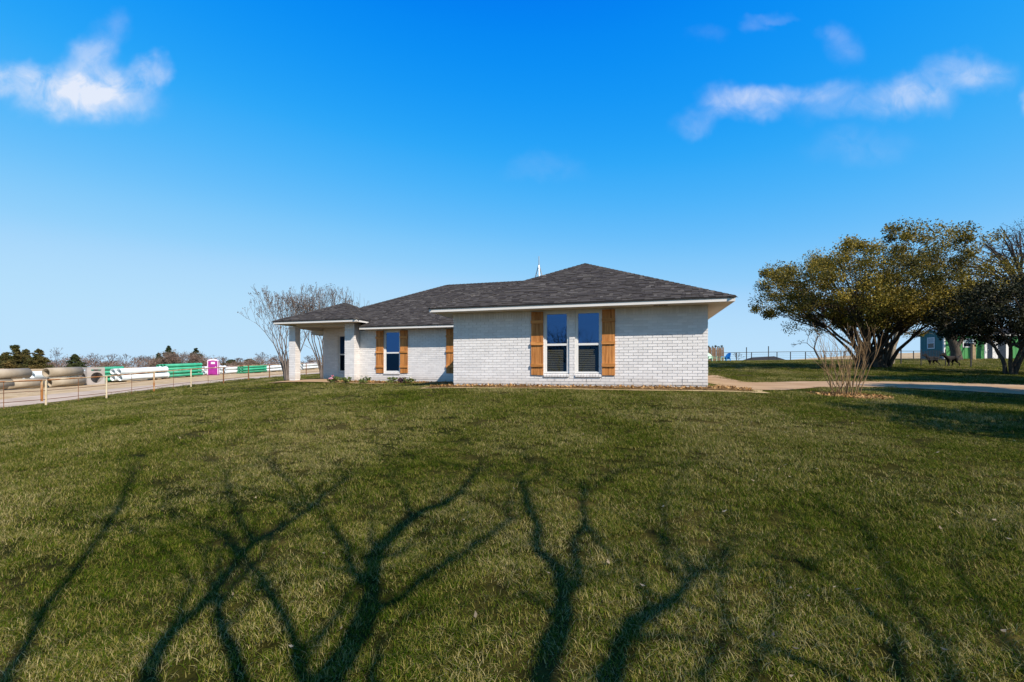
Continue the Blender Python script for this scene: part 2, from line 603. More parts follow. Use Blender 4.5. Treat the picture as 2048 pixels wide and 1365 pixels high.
# ------------------------------------------------------------------ ground, road, drive
def ground_material():
    m = bpy.data.materials.new('lawn_and_dirt')
    m.use_nodes = True
    N, L = m.node_tree.nodes, m.node_tree.links
    b = N['Principled BSDF']
    b.inputs['Roughness'].default_value = 0.95
    b.inputs['Specular IOR Level'].default_value = 0.05
    tc = N.new('ShaderNodeTexCoord')

    def noise(scale, detail=4, rough=0.55):
        n = N.new('ShaderNodeTexNoise')
        n.inputs['Scale'].default_value = scale
        n.inputs['Detail'].default_value = detail
        n.inputs['Roughness'].default_value = rough
        L.new(tc.outputs['Object'], n.inputs['Vector'])
        return n.outputs['Fac']

    def ramp(fac, stops):
        r = N.new('ShaderNodeValToRGB')
        els = r.color_ramp.elements
        while len(els) < len(stops):
            els.new(0.5)
        for e, (p, c) in zip(els, stops):
            e.position = p
            e.color = col4(c)
        L.new(fac, r.inputs[0])
        return r.outputs[0]

    def mix(f, a, c, mode='MIX'):
        x = N.new('ShaderNodeMixRGB')
        x.blend_type = mode
        if isinstance(f, float):
            x.inputs[0].default_value = f
        else:
            L.new(f, x.inputs[0])
        for i, q in ((1, a), (2, c)):
            if isinstance(q, tuple):
                x.inputs[i].default_value = col4(q)
            else:
                L.new(q, x.inputs[i])
        return x.outputs[0]
    patches = ramp(noise(0.33, 5, 0.6), [(0.36, (0.032, 0.038, 0.003)), (0.5, (0.064, 0.058, 0.010)), (0.64, (0.125, 0.098, 0.026))])
    fine = ramp(noise(9.0, 6, 0.7), [(0.3, (0.35, 0.36, 0.3)), (0.72, (1.55, 1.5, 1.5))])
    lawn = mix(1.0, patches, fine, 'MULTIPLY')
    dirt = ramp(noise(1.1, 6, 0.65), [(0.3, (0.40, 0.27, 0.13)), (0.55, (0.60, 0.44, 0.255)), (0.75, (0.72, 0.56, 0.37))])
    straw = ramp(noise(0.6, 6, 0.7), [(0.35, (0.15, 0.125, 0.030)), (0.65, (0.32, 0.25, 0.10))])
    at_ = N.new('ShaderNodeAttribute'); at_.attribute_name = 'dirt'
    ad = N.new('ShaderNodeMath'); ad.operation = 'ADD'
    L.new(at_.outputs['Fac'], ad.inputs[0])
    sc = N.new('ShaderNodeMath'); sc.operation = 'MULTIPLY_ADD'
    L.new(noise(1.7, 5, 0.7), sc.inputs[0]); sc.inputs[1].default_value = 0.7; sc.inputs[2].default_value = -0.35
    L.new(sc.outputs[0], ad.inputs[1])
    f1 = N.new('ShaderNodeMapRange'); f1.inputs['From Min'].default_value = 0.12; f1.inputs['From Max'].default_value = 0.45
    f2 = N.new('ShaderNodeMapRange'); f2.inputs['From Min'].default_value = 0.55; f2.inputs['From Max'].default_value = 0.85
    L.new(ad.outputs[0], f1.inputs[0]); L.new(ad.outputs[0], f2.inputs[0])
    c = mix(f1.outputs[0], lawn, straw)
    c = mix(f2.outputs[0], c, dirt)
    L.new(c, b.inputs['Base Color'])
    bp = N.new('ShaderNodeBump')
    bp.inputs['Strength'].default_value = 0.8
    bp.inputs['Distance'].default_value = 0.05
    L.new(noise(14.0, 6, 0.7), bp.inputs['Height'])
    L.new(bp.outputs[0], b.inputs['Normal'])
    return m


def graded(lo, hi, c0, c1, step, grow=1.25):
    xs = list(np.arange(c0, c1 + 1e-6, step))
    s, x = step, c1
    while x < hi:
        s *= grow; x += s; xs.append(x)
    s, x = step, c0
    while x > lo:
        s *= grow; x -= s; xs.insert(0, x)
    return np.array(xs)


def grid_faces(nx, ny):
    i = np.arange(nx - 1)[None, :] + np.arange(ny - 1)[:, None] * nx
    i = i.ravel()
    return np.stack([i, i + 1, i + 1 + nx, i + nx], 1)


M_GROUND = ground_material()
gx = graded(-1500, 1500, -46, 52, 0.5)
gy = graded(-600, 1500, -6, 92, 0.5)
GX, GY = np.meshgrid(gx, gy)
GZ = gz(GX, GY)
hm = house_mask(GX, GY)
GZ = np.where(hm > 0.6, np.minimum(GZ, HO.z - 0.35), GZ)
gv = np.stack([GX.ravel(), GY.ravel(), GZ.ravel()], 1)
me = mesh_from('ground', gv, grid_faces(len(gx), len(gy)), M_GROUND, True)
at_d = me.attributes.new('dirt', 'FLOAT', 'POINT')
at_d.data.foreach_set('value', dirt_mask(GX, GY).ravel().astype(np.float32))
tag(link('ground', me), kind='structure')


def ground_sheet(name, mask, x0, x1, y0, y1, step, m, off, kind='structure', bumpy=0.0):
    """Cells of a fine grid where mask > 0, edge vertices pulled onto the outline, laid just over the ground."""
    xs, ys = np.arange(x0, x1, step), np.arange(y0, y1, step)
    X, Y = np.meshgrid(xs, ys)
    W = mask(X, Y)
    nx = len(xs)
    cells = grid_faces(nx, len(ys))
    w = W.ravel()
    keep = (w[cells] > 0).any(1)
    cells = cells[keep]
    used = np.unique(cells)
    remap = np.full(w.shape, -1); remap[used] = np.arange(len(used))
    px, py = X.ravel()[used].copy(), Y.ravel()[used].copy()
    for _ in range(3):
        wv = mask(px, py)
        e = 1e-2
        gxx = (mask(px + e, py) - mask(px - e, py)) / (2 * e)
        gyy = (mask(px, py + e) - mask(px, py - e)) / (2 * e)
        g2 = np.maximum(gxx ** 2 + gyy ** 2, 0.15)
        out = wv < 0
        px = np.where(out, px - np.clip(wv * gxx / g2, -step, step), px)
        py = np.where(out, py - np.clip(wv * gyy / g2, -step, step), py)
    z = gz(px, py) + off
    if bumpy:
        z = z + bumpy * (nrng.random(len(z)) - 0.3) * (mask(px, py) > 0.02)
    o = link(name, mesh_from(name, np.stack([px, py, z], 1), remap[cells], m, True))
    o['kind'] = kind
    return o


M_CONC = mat('concrete_drive', (0.40, 0.25, 0.125), (0.52, 0.35, 0.20), 0.9, 0.9, 6, 0.25, 40, spec=0.15)
M_ROAD = mat('gravel_road', (0.46, 0.355, 0.26), (0.60, 0.475, 0.36), 0.95, 0.8, 6, 0.5, 18, spec=0.1)
M_MULCH = mat('mulch', (0.11, 0.058, 0.022), (0.25, 0.15, 0.062), 0.95, 9.0, 6, 0.8, 30, spec=0.05)
M_CHIP = mat('mulch_chip', (0.30, 0.15, 0.048), (0.46, 0.28, 0.12), 0.9, 4.0, 3, island=0.6, spec=0.05)
ground_sheet('driveway', drive_mask, 5, 31, 6, 24, 0.22, M_CONC, 0.03)
ground_sheet('road', road_mask, -31, -20, 12, 130, 0.5, M_ROAD, 0.02)
ground_sheet('porch_walk', walk_mask, -14, -5, 15, 27, 0.16, M_CONC, 0.045)
M_TAN = mat('bare_tan_soil', (0.42, 0.29, 0.13), (0.58, 0.43, 0.22), 0.95, 2.5, 5, 0.4, 30, spec=0.05)
ground_sheet('bed_edge', lambda X, Y: np.where(house_mask(X, Y) > 0.1, -1.0, bed_edge_mask(X, Y)), -9, 9.6, 9, 21, 0.07, M_TAN, 0.022)
ground_sheet('mulch_bed', bed_mask, -9, 9, 9, 22, 0.11, M_MULCH, 0.03, 'structure', 0.03)

# concrete slab edging in front of the wing bed
# ------------------------------------------------------------------ grass blades, leaves and chips
M_BLADE = bpy.data.materials.new('grass_blades')


def blade_material(m):
    m.use_nodes = True
    N, L = m.node_tree.nodes, m.node_tree.links
    b = N['Principled BSDF']
    b.inputs['Roughness'].default_value = 0.85
    b.inputs['Specular IOR Level'].default_value = 0.04
    g = N.new('ShaderNodeNewGeometry')
    oi = N.new('ShaderNodeObjectInfo')
    n = N.new('ShaderNodeTexNoise')
    n.inputs['Scale'].default_value = 0.42
    n.inputs['Detail'].default_value = 5
    n.inputs['Roughness'].default_value = 0.62
    L.new(g.outputs['Position'], n.inputs['Vector'])
    a = N.new('ShaderNodeMath'); a.operation = 'ADD'
    L.new(g.outputs['Random Per Island'], a.inputs[0]); L.new(oi.outputs['Random'], a.inputs[1])
    fr = N.new('ShaderNodeMath'); fr.operation = 'FRACT'
    L.new(a.outputs[0], fr.inputs[0])
    # position on the green .. straw scale: patch noise plus one random per blade
    s = N.new('ShaderNodeMath'); s.operation = 'MULTIPLY_ADD'
    L.new(n.outputs['Fac'], s.inputs[0]); s.inputs[1].default_value = 1.8; s.inputs[2].default_value = -0.93
    t = N.new('ShaderNodeMath'); t.operation = 'MULTIPLY_ADD'
    L.new(fr.outputs[0], t.inputs[0]); t.inputs[1].default_value = 1.05; L.new(s.outputs[0], t.inputs[2])
    r = N.new('ShaderNodeValToRGB')
    stops = [(0.10, (0.042, 0.080, 0.002)), (0.38, (0.108, 0.148, 0.010)), (0.62, (0.225, 0.200, 0.036)), (0.82, (0.35, 0.29, 0.090)), (1.0, (0.47, 0.39, 0.17))]
    els = r.color_ramp.elements
    while len(els) < len(stops):
        els.new(0.5)
    for e, (p, c) in zip(els, stops):
        e.position = p; e.color = col4(c)
    L.new(t.outputs[0], r.inputs[0])
    L.new(r.outputs[0], b.inputs['Base Color'])
    tr = N.new('ShaderNodeBsdfTranslucent')
    L.new(r.outputs[0], tr.inputs['Color'])
    ms = N.new('ShaderNodeMixShader'); ms.inputs[0].default_value = 0.25
    L.new(b.outputs[0], ms.inputs[1]); L.new(tr.outputs[0], ms.inputs[2])
    L.new(ms.outputs[0], N['Material Output'].inputs['Surface'])


blade_material(M_BLADE)


def tuft_mesh(n, patch, hmin, hmax, width, seed):
    r = np.random.default_rng(seed)
    V, Fq = [], []
    for i in range(n):
        x, y = (r.random(2) - 0.5) * patch
        a = r.random() * 6.283
        h = hmin + (hmax - hmin) * r.random() ** 1.6
        lean = 0.25 + 1.1 * r.random()
        d = np.array([math.cos(a), math.sin(a)])
        s = np.array([-d[1], d[0]]) * width * (0.6 + 0.7 * r.random()) / 2
        pts = []
        for k, q in enumerate((0.0, 0.5, 1.0)):
            off = d * h * lean * q ** 1.7
            z = h * (q - 0.30 * lean * q * q)
            wk = (1.0, 0.8, 0.12)[k]
            pts += [(x + off[0] - s[0] * wk, y + off[1] - s[1] * wk, z - 0.004), (x + off[0] + s[0] * wk, y + off[1] + s[1] * wk, z - 0.004)]
        b0 = len(V)
        V += pts
        Fq += [(b0, b0 + 1, b0 + 3, b0 + 2), (b0 + 2, b0 + 3, b0 + 5, b0 + 4)]
    return mesh_from('grass_tuft', np.array(V), np.array(Fq), M_BLADE)


tufts = []
for k, (n, hmin, hmax, x, y) in enumerate([(230, .022, .052, -0.4, 3.0), (220, .020, .048, 0.7, 3.4), (240, .018, .042, -1.3, 3.6), (180, .026, .066, 0.2, 4.2)]):
    tm = tuft_mesh(n, 0.26, hmin, hmax, 0.0034, 40 + k)
    o = link('grass_tuft', tm, None, (x, y, gz(x, y)))
    tag(o, kind='stuff')
    tufts.append(o)


def scatter_nodes(name, sources):
    ng = bpy.data.node_groups.new(name, 'GeometryNodeTree')
    ng.interface.new_socket('Geometry', in_out='INPUT', socket_type='NodeSocketGeometry')
    ng.interface.new_socket('Geometry', in_out='OUTPUT', socket_type='NodeSocketGeometry')
    N, L = ng.nodes, ng.links
    gi, go = N.new('NodeGroupInput'), N.new('NodeGroupOutput')
    join = N.new('GeometryNodeGeometryToInstance')
    for s in sources:
        oi = N.new('GeometryNodeObjectInfo')
        oi.inputs['Object'].default_value = s
        oi.inputs['As Instance'].default_value = True
        L.new(oi.outputs['Geometry'], join.inputs[0])
    iop = N.new('GeometryNodeInstanceOnPoints')
    L.new(gi.outputs[0], iop.inputs['Points'])
    L.new(join.outputs[0], iop.inputs['Instance'])
    iop.inputs['Pick Instance'].default_value = True

    def attr(n, t):
        a = N.new('GeometryNodeInputNamedAttribute')
        a.data_type = t
        a.inputs['Name'].default_value = n
        return a.outputs['Attribute']
    L.new(attr('pick', 'INT'), iop.inputs['Instance Index'])
    L.new(attr('rot', 'FLOAT_VECTOR'), iop.inputs['Rotation'])
    L.new(attr('scl', 'FLOAT_VECTOR'), iop.inputs['Scale'])
    L.new(iop.outputs[0], go.inputs[0])
    return ng


def scatter(name, P, rot, scl, pick, sources):
    me = bpy.data.meshes.new(name)
    me.vertices.add(len(P))
    me.vertices.foreach_set('co', P.astype(np.float32).ravel())
    for n, t, arr in (('rot', 'FLOAT_VECTOR', rot), ('scl', 'FLOAT_VECTOR', scl), ('pick', 'INT', pick)):
        a = me.attributes.new(n, t, 'POINT')
        a.data.foreach_set('vector' if t != 'INT' else 'value', arr.astype(np.float32 if t != 'INT' else np.int32).ravel())
    o = link(name, me)
    md = o.modifiers.new('scatter', 'NODES')
    md.node_group = scatter_nodes(name, sources)
    return tag(o, kind='stuff')


def lawn_points():
    P = []
    for y0, y1, dens, sc in [(1.2, 4, 95, 1.0), (4, 7, 60, 1.15), (7, 11, 32, 1.45), (11, 16, 17, 1.9), (16, 26, 7.0, 2.5), (26, 48, 2.0, 3.6)]:
        area = (y1 - y0) * (2 * 1.28 * y1 + 6)
        n = int(area * dens)
        Y = y0 + (y1 - y0) * nrng.random(n)
        X = (nrng.random(n) * 2 - 1) * (1.28 * y1 + 3.0)
        keep = np.abs(X) < 1.28 * Y + 3.0
        P.append(np.stack([X[keep], Y[keep], np.full(keep.sum(), sc)], 1))
    P = np.concatenate(P)
    X, Y = P[:, 0], P[:, 1]
    jit = 0.10 * nrng.standard_normal(len(X))
    bad = (drive_mask(X, Y) > 0.06 + jit * 0.6) | (bed_mask(X, Y) > 0.05 + jit) | (walk_mask(X, Y) > 0.1 + jit) | (house_mask(X, Y) > -0.05)
    bad |= bed_edge_mask(X, Y) > 0.03 + 0.5 * jit
    bad |= (dirt_mask(X, Y) > 0.25 + 0.5 * nrng.random(len(X))) & ((X < 0) | (Y > 30))
    bad |= ((X - 8.14) ** 2 + (Y - 10.9) ** 2 < (0.75 + jit) ** 2)
    return P[~bad]


LP = lawn_points()
lx, ly, ls = LP[:, 0], LP[:, 1], LP[:, 2]
lush = 0.5 + 0.5 * vnoise(lx, ly, 2.3, 3)
n = len(LP)
hs = ls * (0.75 + 0.5 * nrng.random(n)) * (0.8 + 0.35 * lush)
scl = np.stack([ls, ls, np.where(ls > 1.5, hs * 0.62, hs * 0.85)], 1)
rot = np.stack([0.05 * nrng.standard_normal(n), 0.05 * nrng.standard_normal(n), 6.283 * nrng.random(n)], 1)
scatter('grass', np.stack([lx, ly, gz_mesh(lx, ly)], 1), rot, scl, nrng.integers(0, 4, n), tufts)
print('grass tufts', n)

M_LEAF_DRY = mat('dry_leaf', (0.22, 0.16, 0.085), (0.36, 0.28, 0.17), 0.8, 5, 3, island=0.45)


def flat_bits(name, P, size, m, tilt=0.5, aspect=0.6, lift=0.02, kind='stuff', curl=0.25):
    n = len(P)
    a = 6.283 * nrng.random(n)
    s = size * (0.6 + 0.8 * nrng.random(n))
    d = np.stack([np.cos(a), np.sin(a), tilt * nrng.standard_normal(n)], 1)
    e = np.stack([-np.sin(a), np.cos(a), tilt * nrng.standard_normal(n)], 1) * aspect
    d *= s[:, None] / 2; e *= s[:, None] / 2
    up = np.array([0, 0, 1.0]) * (s * curl)[:, None]
    c = P + np.array([0, 0, lift])
    V = np.stack([c - d, c + e - d * 0.1, c + d + up, c - e - d * 0.1], 1).reshape(-1, 3)
    Fq = np.arange(4 * n).reshape(-1, 4)
    o = link(name, mesh_from(name, V, Fq, m))
    if kind:
        o['kind'] = kind
    return o


n = 420
ly2 = 1.6 + 9 * nrng.random(n) ** 1.5
lx2 = (nrng.random(n) * 2 - 1) * (1.2 * ly2 + .5)
w = nrng.random(n) < np.clip(0.35 + lx2 * 0.14, 0.12, 1)
lx2, ly2 = lx2[w], ly2[w]
flat_bits('fallen_leaves', np.stack([lx2, ly2, gz_mesh(lx2, ly2)], 1), 0.034, M_LEAF_DRY, 0.25, 0.55, 0.035)
# mulch chips in the beds
X = nrng.random(26000) * 18 - 9; Y = 9.5 + nrng.random(26000) * 11
k = bed_mask(X, Y) > 0.02
k &= house_mask(X, Y) < -0.02
X, Y = X[k], Y[k]
flat_bits('mulch_chips', np.stack([X, Y, gz(X, Y)], 1), 0.075, M_CHIP, 0.5, 0.45, 0.055)
a = 6.283 * nrng.random(900); r = 0.85 * nrng.random(900) ** 0.6
X, Y = 8.14 + r * np.cos(a) * 1.1, 10.85 + r * np.sin(a) * 0.8
flat_bits('leaf_litter', np.stack([X, Y, gz(X, Y)], 1), 0.07, M_CHIP, 0.4, 0.5, 0.02)
# ------------------------------------------------------------------ the brick house
M_BRICK = mat('white_painted_brick', (0.82, 0.795, 0.785), (0.875, 0.85, 0.835), 0.75, 3.0, 5, 0.22, 60, island=0.07, objrand=0.07, spec=0.25)


def splash(m, base, height):
    """Soil splashed up the foot of a wall: an uneven brown stain over the lowest bricks."""
    N, L = m.node_tree.nodes, m.node_tree.links
    b = N['Principled BSDF']
    src = b.inputs['Base Color'].links[0].from_socket
    g = N.new('ShaderNodeNewGeometry'); sx = N.new('ShaderNodeSeparateXYZ')
    L.new(g.outputs['Position'], sx.inputs[0])
    n = N.new('ShaderNodeTexNoise'); n.inputs['Scale'].default_value = 2.3; n.inputs['Detail'].default_value = 7; n.inputs['Roughness'].default_value = .7
    L.new(g.outputs['Position'], n.inputs['Vector'])
    a = N.new('ShaderNodeMath'); a.operation = 'MULTIPLY_ADD'
    L.new(n.outputs['Fac'], a.inputs[0]); a.inputs[1].default_value = -height * 1.6; L.new(sx.outputs['Z'], a.inputs[2])
    r = N.new('ShaderNodeMapRange')
    r.inputs['From Min'].default_value = base + height - height * .8
    r.inputs['From Max'].default_value = base - .06 - height * .8
    r.inputs['To Max'].default_value = .42
    L.new(a.outputs[0], r.inputs['Value'])
    n2 = N.new('ShaderNodeTexNoise'); n2.inputs['Scale'].default_value = .9; n2.inputs['Detail'].default_value = 6; n2.inputs['Roughness'].default_value = .65
    L.new(g.outputs['Position'], n2.inputs['Vector'])
    r2 = N.new('ShaderNodeMapRange'); r2.inputs['From Min'].default_value = .56; r2.inputs['From Max'].default_value = .80; r2.inputs['To Max'].default_value = .22
    L.new(n2.outputs['Fac'], r2.inputs['Value'])
    mx2 = N.new('ShaderNodeMixRGB'); mx2.inputs[2].default_value = col4((.62, .585, .54))
    L.new(r2.outputs[0], mx2.inputs[0]); L.new(src, mx2.inputs[1])
    mx = N.new('ShaderNodeMixRGB'); mx.inputs[2].default_value = col4((.40, .31, .20))
    L.new(r.outputs[0], mx.inputs[0]); L.new(mx2.outputs[0], mx.inputs[1]); L.new(mx.outputs[0], b.inputs['Base Color'])


splash(M_BRICK, HO.z, .22)
M_MORTAR = mat('painted_mortar', (0.755, 0.735, 0.72), (0.83, 0.81, 0.795), 0.9, 6, 4, 0.3, 50, spec=0.1)
M_TRIM = mat('cream_trim_paint', (0.78, 0.745, 0.70), (0.82, 0.79, 0.745), 0.55, 2, 3, spec=0.3)
M_SOFFIT = mat('soffit_paint', (0.66, 0.60, 0.50), (0.72, 0.66, 0.56), 0.7, 1.5, 3, spec=0.2)
M_VINYL = mat('white_vinyl', (0.80, 0.79, 0.77), (0.84, 0.83, 0.81), 0.4, 3, 2, spec=0.4)
M_DARK = mat('dark_metal', (0.02, 0.018, 0.016), (0.035, 0.03, 0.027), 0.6, 8, 3)
M_CEDAR = mat('cedar_boards', (0.34, 0.120, 0.024), (0.72, 0.315, 0.095), 0.6, 2.2, 7, 0.25, 9, island=0.12, objrand=0.14, stretch=(9, 9, 0.7), lo=0.3, hi=0.7, spec=0.25)
M_CEDAR_B = mat('cedar_battens', (0.42, 0.165, 0.035), (0.72, 0.315, 0.095), 0.6, 2.2, 6, 0.2, 9, objrand=0.08, stretch=(0.8, 9, 9), spec=0.25)
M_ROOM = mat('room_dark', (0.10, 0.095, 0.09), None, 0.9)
M_ROOFBASE = mat('roof_felt', (0.020, 0.018, 0.018), (0.03, 0.027, 0.027), 0.95, 20, 3)


def shingle_material():
    m = bpy.data.materials.new('asphalt_shingle')
    m.use_nodes = True
    N, L = m.node_tree.nodes, m.node_tree.links
    b = N['Principled BSDF']
    b.inputs['Roughness'].default_value = 0.9
    b.inputs['Specular IOR Level'].default_value = 0.12
    g = N.new('ShaderNodeNewGeometry'); oi = N.new('ShaderNodeObjectInfo')
    a = N.new('ShaderNodeMath'); a.operation = 'ADD'
    L.new(g.outputs['Random Per Island'], a.inputs[0]); L.new(oi.outputs['Random'], a.inputs[1])
    fr = N.new('ShaderNodeMath'); fr.operation = 'FRACT'; L.new(a.outputs[0], fr.inputs[0])
    r = N.new('ShaderNodeValToRGB')
    stops = [(0.0, (0.046, 0.039, 0.034)), (0.3, (0.060, 0.052, 0.045)), (0.6, (0.070, 0.061, 0.053)), (0.88, (0.084, 0.074, 0.064)), (1.0, (0.130, 0.116, 0.10))]
    els = r.color_ramp.elements
    while len(els) < len(stops):
        els.new(0.5)
    for e, (p, c) in zip(els, stops):
        e.position = p; e.color = col4(c)
    L.new(fr.outputs[0], r.inputs[0])
    n = N.new('ShaderNodeTexNoise'); n.inputs['Scale'].default_value = 60; n.inputs['Detail'].default_value = 4
    tc = N.new('ShaderNodeTexCoord'); L.new(tc.outputs['Object'], n.inputs['Vector'])
    mr = N.new('ShaderNodeMapRange'); mr.inputs['To Min'].default_value = 0.6; mr.inputs['To Max'].default_value = 1.4
    L.new(n.outputs['Fac'], mr.inputs[0])
    x = N.new('ShaderNodeMixRGB'); x.blend_type = 'MULTIPLY'; x.inputs[0].default_value = 1
    L.new(r.outputs[0], x.inputs[1]); L.new(mr.outputs[0], x.inputs[2])
    L.new(x.outputs[0], b.inputs['Base Color'])
    return m


M_SHINGLE = shingle_material()


def glass_material(name, refl, tint, see):
    """Window pane: coated glass that shows part of the sky and part of the room."""
    m = bpy.data.materials.new(name)
    m.use_nodes = True
    N, L = m.node_tree.nodes, m.node_tree.links
    N.remove(N['Principled BSDF'])
    t = N.new('ShaderNodeBsdfTransparent'); t.inputs[0].default_value = (*see, 1)
    gl = N.new('ShaderNodeBsdfGlossy'); gl.inputs['Roughness'].default_value = 0.006; gl.inputs[0].default_value = (*tint, 1)
    n = N.new('ShaderNodeTexNoise'); n.inputs['Scale'].default_value = 1.3
    tc = N.new('ShaderNodeTexCoord'); L.new(tc.outputs['Object'], n.inputs['Vector'])
    bp = N.new('ShaderNodeBump'); bp.inputs['Strength'].default_value = 0.06; bp.inputs['Distance'].default_value = 0.02
    L.new(n.outputs['Fac'], bp.inputs['Height']); L.new(bp.outputs[0], gl.inputs['Normal'])
    ms = N.new('ShaderNodeMixShader'); ms.inputs[0].default_value = refl
    L.new(t.outputs[0], ms.inputs[1]); L.new(gl.outputs[0], ms.inputs[2])
    L.new(ms.outputs[0], N['Material Output'].inputs['Surface'])
    return m


M_GLASS = glass_material('window_glass', 0.26, (0.13, 0.31, 0.70), (0.4, 0.44, 0.46))
M_SCREEN = glass_material('screened_glass', 0.03, (0.2, 0.5, 1.0), (0.56, 0.56, 0.51))
M_BLIND = mat('blind_slat', (0.60, 0.56, 0.47), (0.66, 0.62, 0.53), 0.7, 3, 2)

house = empty('brick_house', HO, HA, 'white painted brick house with grey shingle hip roof and cedar shutters', 'house')

BL, BH, JT = 0.254, 0.0805, 0.012


def subtract(a, b, cuts):
    segs = [(a, b)]
    for c0, c1 in cuts:
        ns = []
        for s0, s1 in segs:
            if c1 <= s0 or c0 >= s1:
                ns.append((s0, s1)); continue
            if c0 > s0: ns.append((s0, c0))
            if c1 < s1: ns.append((c1, s1))
        segs = ns
    return segs


def brick_layout(length, openings, rows=24, soldier=(1.932, 2.13), top=None, phase=0.0):
    """Rectangles (a0, a1, w0, w1) of stretchers and of the soldier course along a wall of this length."""
    out = []
    for i in range(rows):
        w0, w1 = i * BH + JT / 2, (i + 1) * BH - JT / 2
        segs = subtract(0, length, [(o[0], o[1]) for o in openings if o[2] < w1 - 0.02 and o[3] > w0 + 0.02])
        off = (BL / 2 if i % 2 else 0) + phase
        for s0, s1 in segs:
            x = math.floor((s0 - off) / BL) * BL + off
            while x < s1:
                a0, a1 = max(x + JT / 2, s0), min(x + BL - JT / 2, s1)
                if a1 - a0 > 0.02:
                    out.append((a0, a1, w0, w1, 'brick'))
                x += BL
    if soldier:
        w0, w1 = soldier[0] + JT / 2, soldier[1] - 0.002
        for s0, s1 in subtract(0, length, [(o[0], o[1]) for o in openings if o[3] > w0 + 0.05]):
            x = math.floor(s0 / BH) * BH
            while x < s1:
                a0, a1 = max(x + 0.008, s0), min(x + BH - 0.008, s1)
                if a1 - a0 > 0.02:
                    out.append((a0, a1, w0, w1, 'soldier_brick'))
                x += BH
    return out


def wall_frame(origin, adir, depthdir):
    """Local frame on a wall: a along it, d into it, w up."""
    a, d = Vector(adir), Vector(depthdir)
    return lambda x, y, z: Vector(origin) + a * x + d * y + Vector((0, 0, z))


def backing(mb, fr, length, w0, w1, openings, d0=0.013, d1=0.13):
    xs = sorted({0.017, length - 0.017} | {x for o in openings for x in (o[0], o[1])})
    for a0, a1 in zip(xs, xs[1:]):
        if a1 - a0 < 1e-4:
            continue
        mid = (a0 + a1) / 2
        for b0, b1 in subtract(w0, w1, [(o[2], o[3]) for o in openings if o[0] < mid < o[1]]):
            mb.hexa([fr(a0, d0, b0), fr(a1, d0, b0), fr(a1, d1, b0), fr(a0, d1, b0), fr(a0, d0, b1), fr(a1, d0, b1), fr(a1, d1, b1), fr(a0, d1, b1)])


def brick_box(mb, fr, r, rnd):
    a0, a1, w0, w1 = r[:4]
    t = rnd.uniform(-0.0025, 0.0025)
    s = rnd.uniform(-0.0015, 0.0015)
    f0, f1 = t + s, t - s
    mb.hexa([fr(a0, f0, w0), fr(a1, f1, w0), fr(a1, 0.02, w0), fr(a0, 0.02, w0), fr(a0, f0, w1), fr(a1, f1, w1), fr(a1, 0.02, w1), fr(a0, 0.02, w1)])


def brick_wall(fr, length, openings, top=2.13, soldier=True, phase=0.0, name='wall', bricks=True, d1=0.13):
    mb = MB()
    backing(mb, fr, length, 0.0, top, openings, d1=d1)
    w = mb.build(name, M_MORTAR, house)
    if not bricks:
        return w, []
    rows = 24 if soldier else int(top / BH)
    return w, brick_layout(length, openings, rows, (1.932, 2.13) if soldier else None, phase=phase)


def join_bricks(wall, fr, rects, rnd):
    mb = MB()
    for r in rects:
        brick_box(mb, fr, r, rnd)
    if mb.v:
        mb.build('brick_courses', M_BRICK, wall, kind='stuff')


brnd = random.Random(5)
# wing front wall
WIN = [(2.825, 3.567, 0.214, 2.085), (3.733, 4.480, 0.214, 2.085)]
fr_w = wall_frame((0, 0, 0), (1, 0, 0), (0, 1, 0))
wall, rects = brick_wall(fr_w, 7.24, WIN)
hidden = lambda r: 2.45 < r[0] and r[1] < 2.805 and r[2] > .28 or 4.487 < r[0] and r[1] < 4.84 and r[2] > .28
full = [r for r in rects if (r[4] == 'brick' and r[1] - r[0] > 0.24) or (r[4] == 'soldier_brick' and r[1] - r[0] > 0.06)]
full = sorted([r for r in full if not hidden(r)], key=lambda r: -r[0])[:300]
fs = set(full)
join_bricks(wall, fr_w, [r for r in rects if r not in fs], brnd)


def unit_brick(l, h):
    mb = MB()
    mb.box(-l / 2, l / 2, -0.0, 0.02, -h / 2, h / 2)
    return mesh_from('brick', mb.v, mb.f, M_BRICK)


UB, US = unit_brick(BL - JT, BH - JT), unit_brick(BH - 0.016, 0.198 - JT / 2 - 0.002)
for r in full:
    o = link('brick', UB if r[4] == 'brick' else US, wall, ((r[0] + r[1]) / 2, brnd.uniform(-.0025, .0025), (r[2] + r[3]) / 2),
             (brnd.uniform(-.012, .012), 0, brnd.uniform(-.007, .007)))
    o.name = r[4]

# wing side walls
for org, ad, dd, ln, nm in (((7.24, 0, 0), (0, 1, 0), (-1, 0, 0), 14.8, 'wall'), ((0, 4.5, 0), (0, -1, 0), (1, 0, 0), 4.5, 'wall')):
    fr = wall_frame(org, ad, dd)
    w_, rc = brick_wall(fr, ln, [])
    rc = [(max(r[0], .005), min(r[1], ln - .005)) + r[2:] for r in rc]
    join_bricks(w_, fr, rc, brnd)
# main front wall
VM, VP, VB = 4.5, 4.08, 5.93
UL, UR = -9.36, -6.34                           # porch: left end of the recess, right face of the corner pier
MW = [(-5.145 - UR, -4.355 - UR, 0.214, 2.085), (-1.84 - UR, -1.06 - UR, 0.214, 2.085)]
fr_m = wall_frame((UR, VM, 0), (1, 0, 0), (0, 1, 0))
w_, rc = brick_wall(fr_m, -UR - 0.001, MW)
join_bricks(w_, fr_m, rc, brnd)
